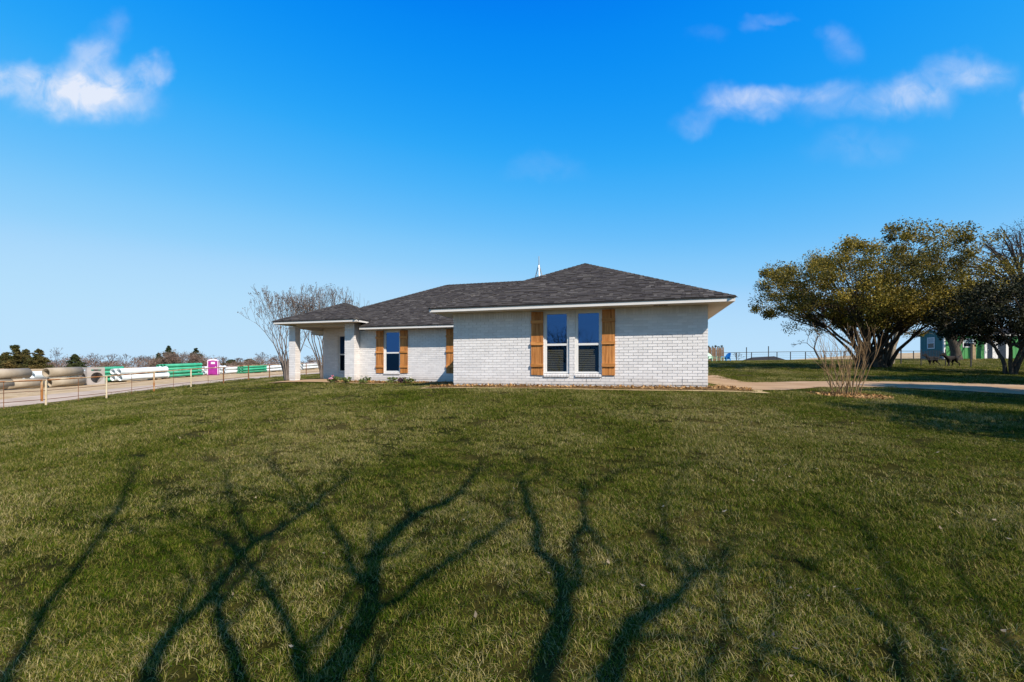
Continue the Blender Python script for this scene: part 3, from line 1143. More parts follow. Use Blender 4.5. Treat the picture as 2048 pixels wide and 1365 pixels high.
# corner pier: front, right return, left return, then the porch back wall
fr = wall_frame((-6.81, VP, 0), (1, 0, 0), (0, 1, 0))
w_, rc = brick_wall(fr, 0.47, [], 2.43, False)
join_bricks(w_, fr, rc, brnd)
fr = wall_frame((UR, VP, 0), (0, 1, 0), (-1, 0, 0))
w_, rc = brick_wall(fr, VM - VP + 0.1, [], 2.43, False)
join_bricks(w_, fr, rc, brnd)
fr = wall_frame((-6.81, VB, 0), (0, -1, 0), (1, 0, 0))
w_, rc = brick_wall(fr, VB - VP, [], 2.43, False)
join_bricks(w_, fr, rc, brnd)
PWIN = [(-8.53 - UL, -7.75 - UL, 0.214, 2.085)]
fr_p = wall_frame((UL, VB, 0), (1, 0, 0), (0, 1, 0))
w_, rc = brick_wall(fr_p, -6.81 - UL, PWIN, 2.43, False)
join_bricks(w_, fr_p, rc, brnd)
# end and back walls
for org, ad, dd, ln in (((UL, 14.7, 0), (0, -1, 0), (1, 0, 0), 14.7 - VB), ((7.24, 14.7, 0), (-1, 0, 0), (0, -1, 0), 7.24 - UL)):
    fr = wall_frame(org, ad, dd)
    w_, rc = brick_wall(fr, ln, [], 2.13, True)
    rc = [(max(r[0], .005), min(r[1], ln - .005)) + r[2:] for r in rc]
    join_bricks(w_, fr, rc, brnd)
# porch column
cb = MB()
cu0, cu1, cv0, cv1 = -9.72, -9.39, 4.08, 4.41
cb.box(cu0 + .011, cu1 - .011, cv0 + .011, cv1 - .011, -0.12, 2.34)
colm = cb.build('porch_column', M_MORTAR, house)
bb = MB()
for org, ad, dd in (((cu0, cv0, 0), (1, 0, 0), (0, 1, 0)), ((cu1, cv0, 0), (0, 1, 0), (-1, 0, 0)), ((cu1, cv1, 0), (-1, 0, 0), (0, -1, 0)), ((cu0, cv1, 0), (0, -1, 0), (1, 0, 0))):
    fr = wall_frame(org, ad, dd)
    for r in brick_layout(0.33, [], 29, None, phase=0.127 * (abs(ad[1]) > .5)):
        brick_box(bb, fr, r, brnd)
bb.build('brick_courses', M_BRICK, colm, kind='stuff')
# slab
sl = MB()
sl.box(0.012, 7.228, 0.012, 4.6, -0.5, 0.0)
sl.box(UR - 0.45, 7.228, VM + 0.012, 14.69, -0.5, -0.001)
sl.box(-6.80, UR - 0.012, VP + 0.012, VM + 0.5, -0.5, -0.0005)
sl.box(UL + 0.012, UR - 0.44, VB + 0.012, 14.688, -0.5, -0.0015)
sl.build('foundation', mat('painted_slab', (0.62, 0.60, 0.575), (0.70, 0.68, 0.66), 0.9, 3, 5, 0.2, 30), house)
sp = MB()
sp.box(-9.75, -6.81, 3.95, VB + 0.005, -0.42, -0.075)
sp.build('porch_floor', M_CONC, house)
ce = MB()
ce.box(cu0, cu1, cv0, cv1, -0.5, -0.08)
ce.build('column_footing', M_BRICK, colm)

# ---- windows
def window(fr, o, parent, blinds, seed):
    """Single-hung vinyl window in opening o = (a0, a1, w0, w1): sill bricks, frame, sashes, panes, blind."""
    a0, a1, w0, w1 = o
    sill_top = w0 + 0.095
    fo = MB()
    d0, d1, t = 0.035, 0.095, 0.062

    def bx(mb, x0, x1, z0, z1, e0, e1):
        mb.hexa([fr(x0, e0, z0), fr(x1, e0, z0), fr(x1, e1, z0), fr(x0, e1, z0), fr(x0, e0, z1), fr(x1, e0, z1), fr(x1, e1, z1), fr(x0, e1, z1)])
    a0, a1 = a0 + 0.001, a1 - 0.001
    bx(fo, a0, a0 + t, sill_top, w1 - t, d0, d1)
    bx(fo, a1 - t, a1, sill_top, w1 - t, d0, d1)
    bx(fo, a0, a1, w1 - t, w1 - 0.001, d0 - 0.002, d1)
    bx(fo, a0 + t, a1 - t, sill_top, sill_top + 0.055, d0 + 0.002, d1)
    win = fo.build('window', M_VINYL, house)
    mid = 0.5 * (sill_top + w1) - 0.085 + 0.03
    sa = MB()
    bx(sa, a0 + t, a1 - t, mid - 0.03, mid + 0.03, d0 + 0.012, d1 - 0.012)
    bx(sa, a0 + t, a0 + t + .018, mid + 0.03, w1 - t, d0 + 0.022, d1 - 0.01)
    bx(sa, a1 - t - .018, a1 - t, mid + 0.03, w1 - t, d0 + 0.022, d1 - 0.01)
    bx(sa, a0 + t, a0 + t + .022, sill_top + .055, mid - 0.03, d0 + 0.014, d1 - 0.02)
    bx(sa, a1 - t - .022, a1 - t, sill_top + .055, mid - 0.03, d0 + 0.014, d1 - 0.02)
    sa.build('sash', M_VINYL, win)
    p = MB(); bx(p, a0 + t + .001, a1 - t - .001, mid + 0.029, w1 - t - 0.001, 0.072, 0.076); p.build('pane', M_GLASS, win)
    p = MB(); bx(p, a0 + t + .001, a1 - t - .001, sill_top + .053, mid - 0.029, 0.060, 0.064); p.build('pane', M_SCREEN, win)
    n = max(3, int((a1 - a0) / 0.082))
    for i in range(n):
        x0 = a0 + i * (a1 - a0) / n
        x1 = a0 + (i + 1) * (a1 - a0) / n
        s = MB()
        s.hexa([fr(x0 + .004, -0.035, w0 + .002), fr(x1 - .004, -0.035, w0 + .002), fr(x1 - .004, 0.09, w0 + .01), fr(x0 + .004, 0.09, w0 + .01),
                fr(x0 + .004, -0.04, sill_top - .035), fr(x1 - .004, -0.04, sill_top - .035), fr(x1 - .004, 0.09, sill_top - .002), fr(x0 + .004, 0.09, sill_top - .002)])
        s.build('sill_brick', M_BRICK, win)
    if blinds:
        sl_ = MB()
        z = sill_top + 0.08
        while z < mid - 0.17:
            x1 = a1 - t - 0.13
            sl_.hexa([fr(a0 + t, 0.115, z), fr(x1, 0.115, z), fr(x1, 0.135, z + .03), fr(a0 + t, 0.135, z + .03),
                      fr(a0 + t, 0.113, z + .004), fr(x1, 0.113, z + .004), fr(x1, 0.133, z + .034), fr(a0 + t, 0.133, z + .034)])
            z += 0.052
        sl_.build('blind', M_BLIND, win)
    return win


for i, o in enumerate(WIN):
    window(fr_w, o, house, True, i)
for i, o in enumerate(MW):
    window(fr_m, o, house, False, 5 + i)
window(fr_p, PWIN[0], house, False, 9)
# rooms behind the glass: closed dark boxes
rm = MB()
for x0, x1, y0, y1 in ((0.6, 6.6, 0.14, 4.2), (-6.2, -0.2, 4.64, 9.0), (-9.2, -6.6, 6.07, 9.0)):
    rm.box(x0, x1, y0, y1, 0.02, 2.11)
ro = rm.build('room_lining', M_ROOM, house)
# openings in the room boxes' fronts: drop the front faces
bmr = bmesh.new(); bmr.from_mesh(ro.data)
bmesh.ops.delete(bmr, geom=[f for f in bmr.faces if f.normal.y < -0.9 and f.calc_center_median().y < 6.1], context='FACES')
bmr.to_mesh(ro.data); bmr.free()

# ---- shutters
def shutter(fr, a0, a1, w0, w1):
    n = 4
    s = MB()
    s.hexa([fr(a0 + .01, -0.012, w0 + .01), fr(a1 - .01, -0.012, w0 + .01), fr(a1 - .01, 0.004, w0 + .01), fr(a0 + .01, 0.004, w0 + .01),
            fr(a0 + .01, -0.012, w1 - .01), fr(a1 - .01, -0.012, w1 - .01), fr(a1 - .01, 0.004, w1 - .01), fr(a0 + .01, 0.004, w1 - .01)])
    root = s.build('shutter', M_CEDAR, house)
    for i in range(n):
        x0, x1 = a0 + (a1 - a0) * i / n, a0 + (a1 - a0) * (i + 1) / n
        dz = brnd.uniform(-.004, .004)
        f0 = -0.036 + brnd.uniform(-.002, .002)
        m = MB()
        g = 0.002
        m.hexa([fr(x0 + g, f0, w0 + dz), fr(x1 - g, f0, w0 + dz), fr(x1 - g, -.011, w0 + dz), fr(x0 + g, -.011, w0 + dz),
                fr(x0 + g, f0, w1 + dz), fr(x1 - g, f0, w1 + dz), fr(x1 - g, -.011, w1 + dz), fr(x0 + g, -.011, w1 + dz)])
        m.build('board', M_CEDAR, root)
    for c in (0.546, 1.175, 1.80):
        m = MB()
        m.hexa([fr(a0 - .006, -0.072, c - .046), fr(a1 + .006, -0.072, c - .046), fr(a1 + .006, -.0345, c - .046), fr(a0 - .006, -.0345, c - .046),
                fr(a0 - .006, -0.072, c + .046), fr(a1 + .006, -0.072, c + .046), fr(a1 + .006, -.0345, c + .046), fr(a0 - .006, -.0345, c + .046)])
        m.build('batten', M_CEDAR_B, root)


for a0 in (2.455, 4.487):
    shutter(fr_w, a0, a0 + 0.358, 0.265, 2.10)
for a0 in (-5.51, -4.345, -2.207, -1.05):
    shutter(fr_m, a0 - UR, a0 - UR + 0.362, 0.265, 2.10)

# ---- roof
SL = 0.482
E0 = -0.55
WE = 2.25                                        # roof edge height over the brick base


def roof_planes(name, polys):
    mb = MB()
    for p in polys:
        mb.add(p, [tuple(range(len(p)))])
    return mb.build(name, M_ROOFBASE, house)


def zp_main(u, v):
    return WE + SL * np.minimum.reduce([v - 3.95, u + 10.04, 7.79 - u, 15.19 - v])


W_L, W_R, W_F = -0.55, 7.79, -0.55
hw_ = (W_R - W_L) / 2
uc = (W_L + W_R) / 2
zr = WE + SL * hw_
roof_w = roof_planes('roof', [
    [(W_L, W_F, WE), (W_R, W_F, WE), (uc, W_F + hw_, zr)],
    [(W_R, W_F, WE), (W_R, 8.4, WE), (uc, 8.4, zr), (uc, W_F + hw_, zr)],
    [(W_L, W_F, WE), (uc, W_F + hw_, zr), (uc, 8.4, zr), (W_L, 8.4, WE)]])
zm = WE + SL * 5.62
a = 5.93 - 3.95
roof_m = roof_planes('roof', [
    [(-6.0, 3.95, WE), (7.79, 3.95, WE), (2.17, 9.57, zm), (-4.42, 9.57, zm), (-10.04 + a, 5.93, WE + SL * a), (-10.04 + a, 4.45, WE + SL * .5), (-6.0, 4.45, WE + SL * .5)],
    [(-10.04, 5.93, WE), (-10.04 + a, 5.93, WE + SL * a), (-4.42, 9.57, zm), (-10.04, 15.19, WE)],
    [(7.79, 3.95, WE), (7.79, 15.19, WE), (2.17, 9.57, zm)],
    [(-10.04, 15.19, WE), (-4.42, 9.57, zm), (2.17, 9.57, zm), (7.79, 15.19, WE)]])
PL, PR, PF, PE = -10.13, -5.85, 3.55, 2.55
ph = (PR - PL) / 2
pc = (PL + PR) / 2
zq = PE + SL * ph
roof_p = roof_planes('roof', [
    [(PL, PF, PE), (PR, PF, PE), (pc, PF + ph, zq)],
    [(PR, PF, PE), (PR, PF + 2 * ph + .4, PE), (pc, PF + ph + .4, zq), (pc, PF + ph, zq)],
    [(PR, PF + 2 * ph + .4, PE), (PL, PF + 2 * ph + .4, PE), (pc, PF + ph + .4, zq)],
    [(PL, PF + 2 * ph + .4, PE), (PL, PF, PE), (pc, PF + ph, zq), (pc, PF + ph + .4, zq)]])

srnd = random.Random(3)
EXPO = 0.127                                     # course exposure in plan
NRM = Vector((0, -SL, 1)).normalized()


def shingle_tabs(poly, base, ed, sd, skip=None):
    """Tab quads on a roof plane: poly in (along eave, plan distance up the slope)."""
    e, s = Vector(ed), Vector(sd)
    up = (Vector((0, 0, 1)) - s * SL).normalized()
    P = lambda a, t, h: Vector(base) + e * a + s * t + Vector((0, 0, SL * t)) + up * h
    smax = max(p[1] for p in poly)
    tabs = []
    i = 0
    while i * EXPO < smax - 0.01:
        s0, s1 = i * EXPO, min((i + 1) * EXPO, smax)
        mid = (s0 + s1) / 2
        xs = []
        for (x0, y0), (x1, y1) in zip(poly, poly[1:] + poly[:1]):
            if (y0 - mid) * (y1 - mid) < 0:
                xs.append(x0 + (x1 - x0) * (mid - y0) / (y1 - y0))
        xs.sort()
        for a0, a1 in zip(xs[::2], xs[1::2]):
            x = a0 - srnd.uniform(0, 0.2)
            while x < a1:
                w = srnd.choice((0.09, 0.12, 0.15, 0.18, 0.22, 0.27))
                b0, b1 = max(x, a0), min(x + w, a1)
                x += w
                if b1 - b0 < 0.03:
                    continue
                c = P((b0 + b1) / 2, mid, 0)
                if skip and skip(c.x, c.y):
                    continue
                h = srnd.choice((0.009, 0.013, 0.020, 0.024))
                g = 0.003
                tabs.append((c, b1 - b0, [P(b0 + g, s0 - .008, -.002), P(b1 - g, s0 - .008, -.002), P(b1 - g, s0 - .008, h), P(b0 + g, s0 - .008, h),
                                 P(b1 - g, s1 + .02, h * 0.35), P(b0 + g, s1 + .02, h * 0.35), P(b1 - g, s1 + .02, -.002), P(b0 + g, s1 + .02, -.002)]))
        i += 1
    return tabs


TABF = [(0, 1, 2, 3), (3, 2, 4, 5), (1, 6, 4, 2), (0, 3, 5, 7)]


def join_tabs(parent, tabs):
    mb = MB()
    for c, w, vs in tabs:
        mb.add(vs, TABF)
    mb.build('shingle_courses', M_SHINGLE, parent, kind='stuff')


tw = shingle_tabs([(0, 0), (W_R - W_L, 0), (hw_, hw_)], (W_L, W_F, WE + .004), (1, 0, 0), (0, 1, 0))
tw.sort(key=lambda t: (hw(t[0].x, t[0].y).length) / min(t[1], .25) ** .5)
near = tw[:300]
for c, w, vs in near:
    mb = MB(); mb.add([v - c for v in vs], TABF)
    mb.build('shingle', M_SHINGLE, roof_w, loc=c)
join_tabs(roof_w, tw[300:])
wz = lambda u, v: WE + SL * min(u - W_L, W_R - u, v - W_F)
# side planes of the wing, then the main roof, then the porch
t2 = shingle_tabs([(0, 0), (9, 0), (9, hw_), (hw_, hw_)], (W_R, W_F, WE + .004), (0, 1, 0), (-1, 0, 0))
t2 += shingle_tabs([(0, 0), (-9, 0), (-9, hw_), (-hw_, hw_)][::-1], (W_L, W_F, WE + .004), (0, -1, 0), (1, 0, 0), lambda u, v: v - 4.5 > u)
join_tabs(roof_w, t2)
pm = [(-6.0 + 10.04, 0), (17.83, 0), (17.83 - 5.62, 5.62), (5.62, 5.62), (a, a), (a, .5), (4.04, .5)]
porch_z = lambda u, v: PE + SL * min(u - PL, PR - u, v - PF, PF + 2 * ph + .4 - v)
t3 = shingle_tabs(pm, (-10.04, 3.95, WE + .004), (1, 0, 0), (0, 1, 0), lambda u, v: (u > v - 4.45) or (PL < u < PR and porch_z(u, v) > zp_main(u, v) + .05 and v > 4.3))
t3 += shingle_tabs([(0, 0), (-9.26, 0), (-5.62 + 0.0, 5.62), (0, 1.98)][:3] + [(0, 1.98)], (-10.04, 15.19 - 9.26, WE + .004), (0, -1, 0), (1, 0, 0)) if False else []
join_tabs(roof_m, t3)
t4 = shingle_tabs([(0, 0), (PR - PL, 0), (ph, ph)], (PL, PF, PE + .004), (1, 0, 0), (0, 1, 0))
t4 += shingle_tabs([(0, 0), (2 * ph + .4, 0), (ph + .4, ph), (ph, ph)], (PR, PF, PE + .004), (0, 1, 0), (-1, 0, 0), lambda u, v: zp_main(u, v) > porch_z(u, v) + .02 and v > 4)
join_tabs(roof_p, t4)


def caps(parent, a, b, n=None):
    """Row of folded cap shingles along a hip or ridge."""
    a, b = Vector(a), Vector(b)
    d = b - a
    n = n or max(2, int(d.length / 0.2))
    t = d.normalized()
    s = t.cross(Vector((0, 0, 1))).normalized()
    mb = MB()
    for i in range(n):
        p, q = a + d * (i / n), a + d * ((i + 1.25) / n)
        k = 0.125
        dz = 0.055 if abs(t.z) > 0.1 else 0.06
        vs = []
        for c, h in ((p, .034), (q, .016)):
            vs += [c - s * k + Vector((0, 0, h - dz)), c + Vector((0, 0, h)), c + s * k + Vector((0, 0, h - dz))]
        mb.add(vs, [(0, 1, 4, 3), (1, 2, 5, 4), (0, 2, 1)])
    o = mb.build('ridge_cap', M_SHINGLE, parent)
    return o


caps(roof_w, (W_L, W_F, WE), (uc, W_F + hw_, zr))
caps(roof_w, (W_R, W_F, WE), (uc, W_F + hw_, zr))
caps(roof_w, (uc, 8.2, zr), (uc, W_F + hw_, zr))
caps(roof_m, (2.17, 9.57, zm), (-4.42, 9.57, zm))
caps(roof_m, (-10.04 + a, 5.93, WE + SL * a), (-4.42, 9.57, zm))
caps(roof_p, (PL, PF, PE), (pc, PF + ph, zq))
caps(roof_p, (PR, PF, PE), (pc, PF + ph, zq))
caps(roof_p, (pc, PF + ph + .4, zq), (pc, PF + ph, zq))
caps(roof_p, (PR, PF + 2 * ph + .4, PE), (pc, PF + ph + .4, zq))

# ---- fascia boards, drip edges and soffits
def fascia(a, b, nrm, w0, parent=None):
    """Board from a to b in plan, its outer face on that line."""
    a, b, n = Vector((*a, 0)), Vector((*b, 0)), Vector((*nrm, 0))
    t = 0.02
    m = MB()
    m.hexa([p + Vector((0, 0, z)) for z in (w0, w0 + .09) for p in (a, b, b - n * t, a - n * t)])
    m.build('fascia', M_TRIM, house)
    m = MB()
    m.hexa([p + Vector((0, 0, z)) for z in (w0 + .091, w0 + .122) for p in (a + n * .022, b + n * .022, b - n * .03, a - n * .03)])
    m.build('drip_edge', M_ROOFBASE, house)


fascia((W_L, W_F), (W_R, W_F), (0, -1), 2.13)
fascia((W_R, W_F + .001), (W_R, 15.19), (1, 0), 2.13)
fascia((W_L, 3.93), (W_L, W_F + .001), (-1, 0), 2.13)
fascia((-6.0, 3.95), (W_L - .02, 3.95), (0, -1), 2.13)
fascia((-10.04, 15.19), (-10.04, 5.93), (-1, 0), 2.13)
fascia((7.79, 15.19), (-10.04, 15.19), (0, 1), 2.13)
fascia((PL, PF), (PR, PF), (0, -1), 2.43)
fascia((PR, PF + .001), (PR, PF + 2 * ph + .4), (1, 0), 2.43)
fascia((PL, PF + 2 * ph + .4), (PL, PF + .001), (-1, 0), 2.43)
sf = MB()
sf.box(W_L + .021, W_R - .021, W_F + .021, 4.48, 2.135, 2.15)
sf.box(-6.0, W_R - .021, 4.0, 15.16, 2.136, 2.152)
sf.box(-10.02, -6.02, VB + .14, 15.16, 2.1365, 2.1525)
sf.build('soffit', M_SOFFIT, house)
sf = MB()
sf.box(PL + .021, -6.32, PF + .021, PF + 2 * ph + .37, 2.435, 2.45)
sf.box(-6.319, PR - .021, PF + .021, VP, 2.4352, 2.4502)
sf.build('soffit', M_SOFFIT, house)
# porch beams between column and walls
bm = MB()
bm.box(-9.70, -9.41, VP + .34, VB + .02, 2.30, 2.434)
bm.box(-9.39, -6.82, VP + .05, VP + .27, 2.33, 2.4335)
bm.build('porch_beam', M_SOFFIT, house)
ec = MB(); ec.box(-10.04, -9.37, 5.93, 5.95, 2.13, 2.434); ec.build('fascia', M_SOFFIT, house)
sv = MB()
for k in range(3):
    sv.box(5.86 + k * .125, 5.97 + k * .125, -.27, -.18, 2.127, 2.134)
sv.build('soffit_vent', M_DARK, house)
# small weep slots in the lowest course
ws = MB()
for x in (3.13, 4.05, 5.28, 6.6):
    ws.box(x - .006, x + .006, -0.004, 0.004, BH * 1 + .005, BH * 2 - .005)
ws.build('weep_hole', M_DARK, house)

# ---- antenna on the ridge
an_p = hw(0.65, 9.57, zm + .05)
an = empty('roof_antenna', an_p, 0.2, 'pale metal tripod antenna mast on the main roof ridge', 'antenna')
M_GALV = mat('galvanised', (0.45, 0.50, 0.52), (0.62, 0.66, 0.68), 0.45, 8, 3, metal=0.6)
t = MB(); t.tube([(0, 0, .25), (0, 0, 1.17)], [.026, .022], 8); t.build('mast', M_GALV, an)
for k in range(3):
    q = k * 2.094 + .35
    t = MB(); t.tube([(.3 * math.cos(q), .3 * math.sin(q), -.08 - .12 * abs(math.sin(q))), (.02 * math.cos(q), .02 * math.sin(q), .70)], [.026, .026], 6)
    t.build('leg', M_GALV, an)
t = MB(); t.tube([(-.14, 0, .22), (.14, 0, .22)], [.014, .014], 6); t.tube([(0, -.14, .24), (0, .14, .24)], [.009, .009], 6); t.build('brace', M_GALV, an)
t = MB(); t.tube([(0, 0, .68), (0, 0, .80)], [.035, .035], 8); t.build('clamp', M_GALV, an)
# ------------------------------------------------------------------ trees and shrubs
M_BARK = mat('oak_bark', (0.055, 0.045, 0.036), (0.13, 0.105, 0.08), 0.95, 5, 6, 0.6, 22, stretch=(3, 3, 0.6), spec=0.1)
M_BARK_P = mat('pale_bark', (0.24, 0.19, 0.135), (0.42, 0.35, 0.26), 0.85, 4, 5, 0.3, 20, stretch=(3, 3, 0.7), spec=0.15)
M_BARK_C = mat('crape_bark', (0.11, 0.09, 0.083), (0.25, 0.205, 0.175), 0.85, 4, 5, 0.3, 20, stretch=(3, 3, 0.7), spec=0.15)
M_BARK_G = mat('grey_bark', (0.12, 0.10, 0.09), (0.24, 0.205, 0.175), 0.9, 5, 5, 0.4, 20, stretch=(3, 3, 0.7), spec=0.1)
M_TWIG = mat('tan_twig', (0.26, 0.155, 0.07), (0.44, 0.29, 0.145), 0.8, 5, 4, spec=0.15, island=0.2)
M_OAKLEAF = mat('oak_leaf', (0.085, 0.078, 0.008), (0.37, 0.27, 0.030), 0.65, 0.45, 4, island=0.45, spec=0.3, translucent=0.25, lo=0.38, hi=0.62)
M_DARKLEAF = mat('dark_leaf', (0.016, 0.020, 0.007), (0.045, 0.048, 0.016), 0.65, 0.6, 4, island=0.45, spec=0.2, translucent=0.15)
M_RUSTLEAF = mat('rusty_leaf', (0.035, 0.024, 0.012), (0.085, 0.055, 0.022), 0.65, 0.5, 4, island=0.45, spec=0.2, translucent=0.15)
M_CEDARLEAF = mat('cedar_foliage', (0.050, 0.065, 0.018), (0.17, 0.125, 0.040), 0.8, 0.30, 4, island=0.4, spec=0.15, translucent=0.15)
M_CEDARLEAF2 = mat('dark_cedar_foliage', (0.030, 0.050, 0.020), (0.085, 0.095, 0.034), 0.8, 0.35, 4, island=0.4, spec=0.15, translucent=0.15)
M_BRUSH = mat('brown_brush', (0.15, 0.105, 0.082), (0.24, 0.175, 0.14), 0.9, 0.5, 4, island=0.35, spec=0.1)
M_GREYTWIG = mat('grey_twigs', (0.085, 0.072, 0.070), (0.16, 0.135, 0.13), 0.9, 3, 3, island=0.25, spec=0.1)
M_SEED = mat('seed_heads', (0.07, 0.055, 0.06), (0.16, 0.11, 0.09), 0.9, 6, 3, island=0.4, spec=0.1)


def leaf_cloud(name, centers, radii, per, size, m, parent=None, flat=0.75, aspect=0.55, seed=1, hang=0.0, shell=0.5):
    """Leaf-sized quads spread through clumps."""
    r = np.random.default_rng(seed)
    centers = np.asarray(centers, float)
    radii = np.broadcast_to(np.asarray(radii, float), (len(centers),))
    c = np.repeat(centers, per, 0)
    rad = np.repeat(radii, per)
    n = len(c)
    d = r.standard_normal((n, 3))
    d /= np.linalg.norm(d, axis=1)[:, None]
    q = rad * r.random(n) ** shell
    p = c + d * q[:, None] * np.array([1, 1, flat])
    p[:, 2] -= hang * r.random(n) * rad
    a = r.standard_normal((n, 3)); a /= np.linalg.norm(a, axis=1)[:, None]
    b = np.cross(a, r.standard_normal((n, 3))); b /= np.linalg.norm(b, axis=1)[:, None]
    s = size * (0.6 + 0.8 * r.random(n))
    a *= s[:, None] / 2
    b *= s[:, None] * aspect / 2
    nrm = np.cross(a, b); nrm /= np.linalg.norm(nrm, axis=1)[:, None]
    fold = nrm * (s * 0.12)[:, None]
    V = np.stack([p - a, p + b + fold, p + a, p - b + fold], 1).reshape(-1, 3)
    Fq = np.arange(4 * n).reshape(-1, 4)
    return link(name, mesh_from(name, V, Fq, m), parent)


def wobble_path(p0, p1, p2, n, amp, rnd):
    pts = []
    for i in range(n + 1):
        t = i / n
        p = p0 * (1 - t) ** 2 + p1 * 2 * t * (1 - t) + p2 * t * t
        k = amp * math.sin(math.pi * min(t * 1.2, 1)) if 0 < i < n else 0
        pts.append(p + Vector((rnd.uniform(-k, k), rnd.uniform(-k, k), rnd.uniform(-k, k))))
    return pts


def grow(mb, p, d, length, r, depth, rnd, tips, spread=0.5, shrink=0.76, up=0.12, wob=0.12, kids=(2, 3), sides=5, minr=0.004, side_shoots=0.0):
    n = 3 if depth > 0 else 2
    pts, rad = [p.copy()], [r]
    r1 = max(r * 0.68, minr)
    q, dd = p.copy(), d.copy()
    for i in range(n):
        dd = (dd + Vector((rnd.gauss(0, wob), rnd.gauss(0, wob), rnd.gauss(0, wob) + up * 0.5))).normalized()
        q = q + dd * (length / n)
        pts.append(q.copy()); rad.append(r + (r1 - r) * (i + 1) / n)
    mb.tube(pts, rad, max(3, sides if depth > 1 else sides - 1), cap=False)
    if depth == 0:
        tips.append(q)
        return
    k = rnd.randint(*kids)
    ax0 = dd.orthogonal().normalized()
    ph0 = rnd.uniform(0, 6.28)
    for j in range(k):
        ax = Quaternion(dd, ph0 + j * 6.283 / k + rnd.uniform(-.5, .5)) @ ax0
        nd = (Quaternion(ax, spread * rnd.uniform(0.5, 1.25)) @ dd + Vector((0, 0, up))).normalized()
        rr = r1 * (0.92 if j == 0 else rnd.uniform(0.55, 0.8))
        grow(mb, q, nd, length * shrink * rnd.uniform(0.8, 1.15), max(rr, minr), depth - 1, rnd, tips, spread, shrink, up, wob, kids, sides, minr, side_shoots)
    if side_shoots and rnd.random() < side_shoots:
        ax = Quaternion(dd, rnd.uniform(0, 6.28)) @ ax0
        nd = (Quaternion(ax, 0.9) @ dd).normalized()
        grow(mb, pts[1], nd, length * shrink * 0.7, max(r1 * 0.5, minr), max(0, depth - 2), rnd, tips, spread, shrink, up, wob, kids, sides, minr, 0)


def in_poly(px, py, poly):
    c = False
    j = len(poly) - 1
    for i in range(len(poly)):
        xi, yi = poly[i]; xj, yj = poly[j]
        if (yi > py) != (yj > py) and px < (xj - xi) * (py - yi) / (yj - yi) + xi:
            c = not c
        j = i
    return c


def crown_points(outline, Y, thick, n, rnd, centre=None):
    """Clump centres through a crown whose side view is this outline (photo pixels at depth Y)."""
    xs = [p[0] for p in outline]; ys = [p[1] for p in outline]
    cx, cy = centre or ((min(xs) + max(xs)) / 2, (min(ys) + max(ys)) / 2)
    wx, wy = (max(xs) - min(xs)) / 2, (max(ys) - min(ys)) / 2
    out = []
    while len(out) < n:
        x, y = rnd.uniform(min(xs), max(xs)), rnd.uniform(min(ys), max(ys))
        if not in_poly(x, y, outline):
            continue
        q = max(0.05, 1 - ((x - cx) / wx) ** 2 * 0.9 - ((y - cy) / wy) ** 2 * 0.5)
        dy = thick * math.sqrt(q) * rnd.uniform(-1, 1)
        # keep the crown's world shape: same column and row at its mid depth
        X, Z = (x - CX) / F * Y, EYE + (HZ - y) / F * Y
        out.append(Vector((X, Y + dy, Z)))
    return out


# ---- live oak with many limbs
def oak():
    rnd = random.Random(21)
    Y = 28.0
    base = at(1742, Y)
    root = empty('live_oak', base, 0, 'spreading evergreen oak with many dark limbs and an olive green domed crown', 'tree')
    outline = [(1508, 566), (1512, 535), (1540, 512), (1570, 500), (1606, 492), (1630, 470), (1668, 466), (1700, 482), (1740, 462), (1790, 458),
               (1838, 455), (1880, 470), (1912, 500), (1948, 522), (1968, 556), (1950, 596), (1915, 622), (1880, 632), (1836, 640), (1800, 652),
               (1752, 640), (1690, 648), (1655, 644), (1622, 632), (1590, 612), (1552, 626), (1522, 606)]
    cx0, cy0 = 1738, 560
    outline = [(cx0 + (x - cx0) * .915, cy0 + (y - cy0) * (.86 if y < cy0 else 1.0) + 4) for x, y in outline]
    cl = crown_points(outline, Y, 5.8, 330, rnd) + crown_points([(1600, 590), (1880, 590), (1850, 648), (1760, 662), (1660, 650)], Y, 4.0, 60, rnd)
    rel = [c - base for c in cl]
    rad = [0.36 + 0.5 * rnd.random() for _ in rel]
    leaf_cloud('crown', rel, rad, 270, 0.112, M_OAKLEAF, root, 0.75, seed=4, hang=0.3, shell=0.5)
    mb = MB()
    prim = rnd.sample(rel, 36)
    limbs = []
    for i, c in enumerate(prim):
        a = rnd.uniform(0, 6.28)
        p0 = Vector((0.75 * math.cos(a) * rnd.random() + 0.75 * c.x / 7, 0.5 * math.sin(a), -0.15))
        p1 = Vector((c.x * 0.22, c.y * 0.22, 2.9 + rnd.uniform(-.4, .4)))
        pts = wobble_path(p0, p1, c, 8, 0.10, rnd)
        r0 = rnd.uniform(0.07, 0.145)
        rr = [r0 * (1 - 0.86 * (k / 8) ** 0.8) for k in range(9)]
        mb.tube(pts, rr, 7, cap=False)
        limbs.append(pts)
    for c in rel:
        best = min(limbs, key=lambda l: (l[5] - c).length)
        k = rnd.choice((3, 4, 5))
        p0 = best[k]
        p1 = (p0 + c) / 2 + Vector((0, 0, 0.2 + 0.12 * rnd.random()))
        pts = wobble_path(p0, p1, c, 4, 0.12, rnd)
        mb.tube(pts, [0.032, 0.026, 0.019, 0.013, 0.007], 4, cap=False)
    # root flare
    for k in range(7):
        q = k * 0.9
        mb.tube([(0.95 * math.cos(q), 0.7 * math.sin(q), -0.2), (.5 * math.cos(q), .38 * math.sin(q), .25), (.3 * math.cos(q), .2 * math.sin(q), 1.3)], [.14, .2, .13], 7, cap=False)
    mb.build('trunk', M_BARK, root, True)


oak()


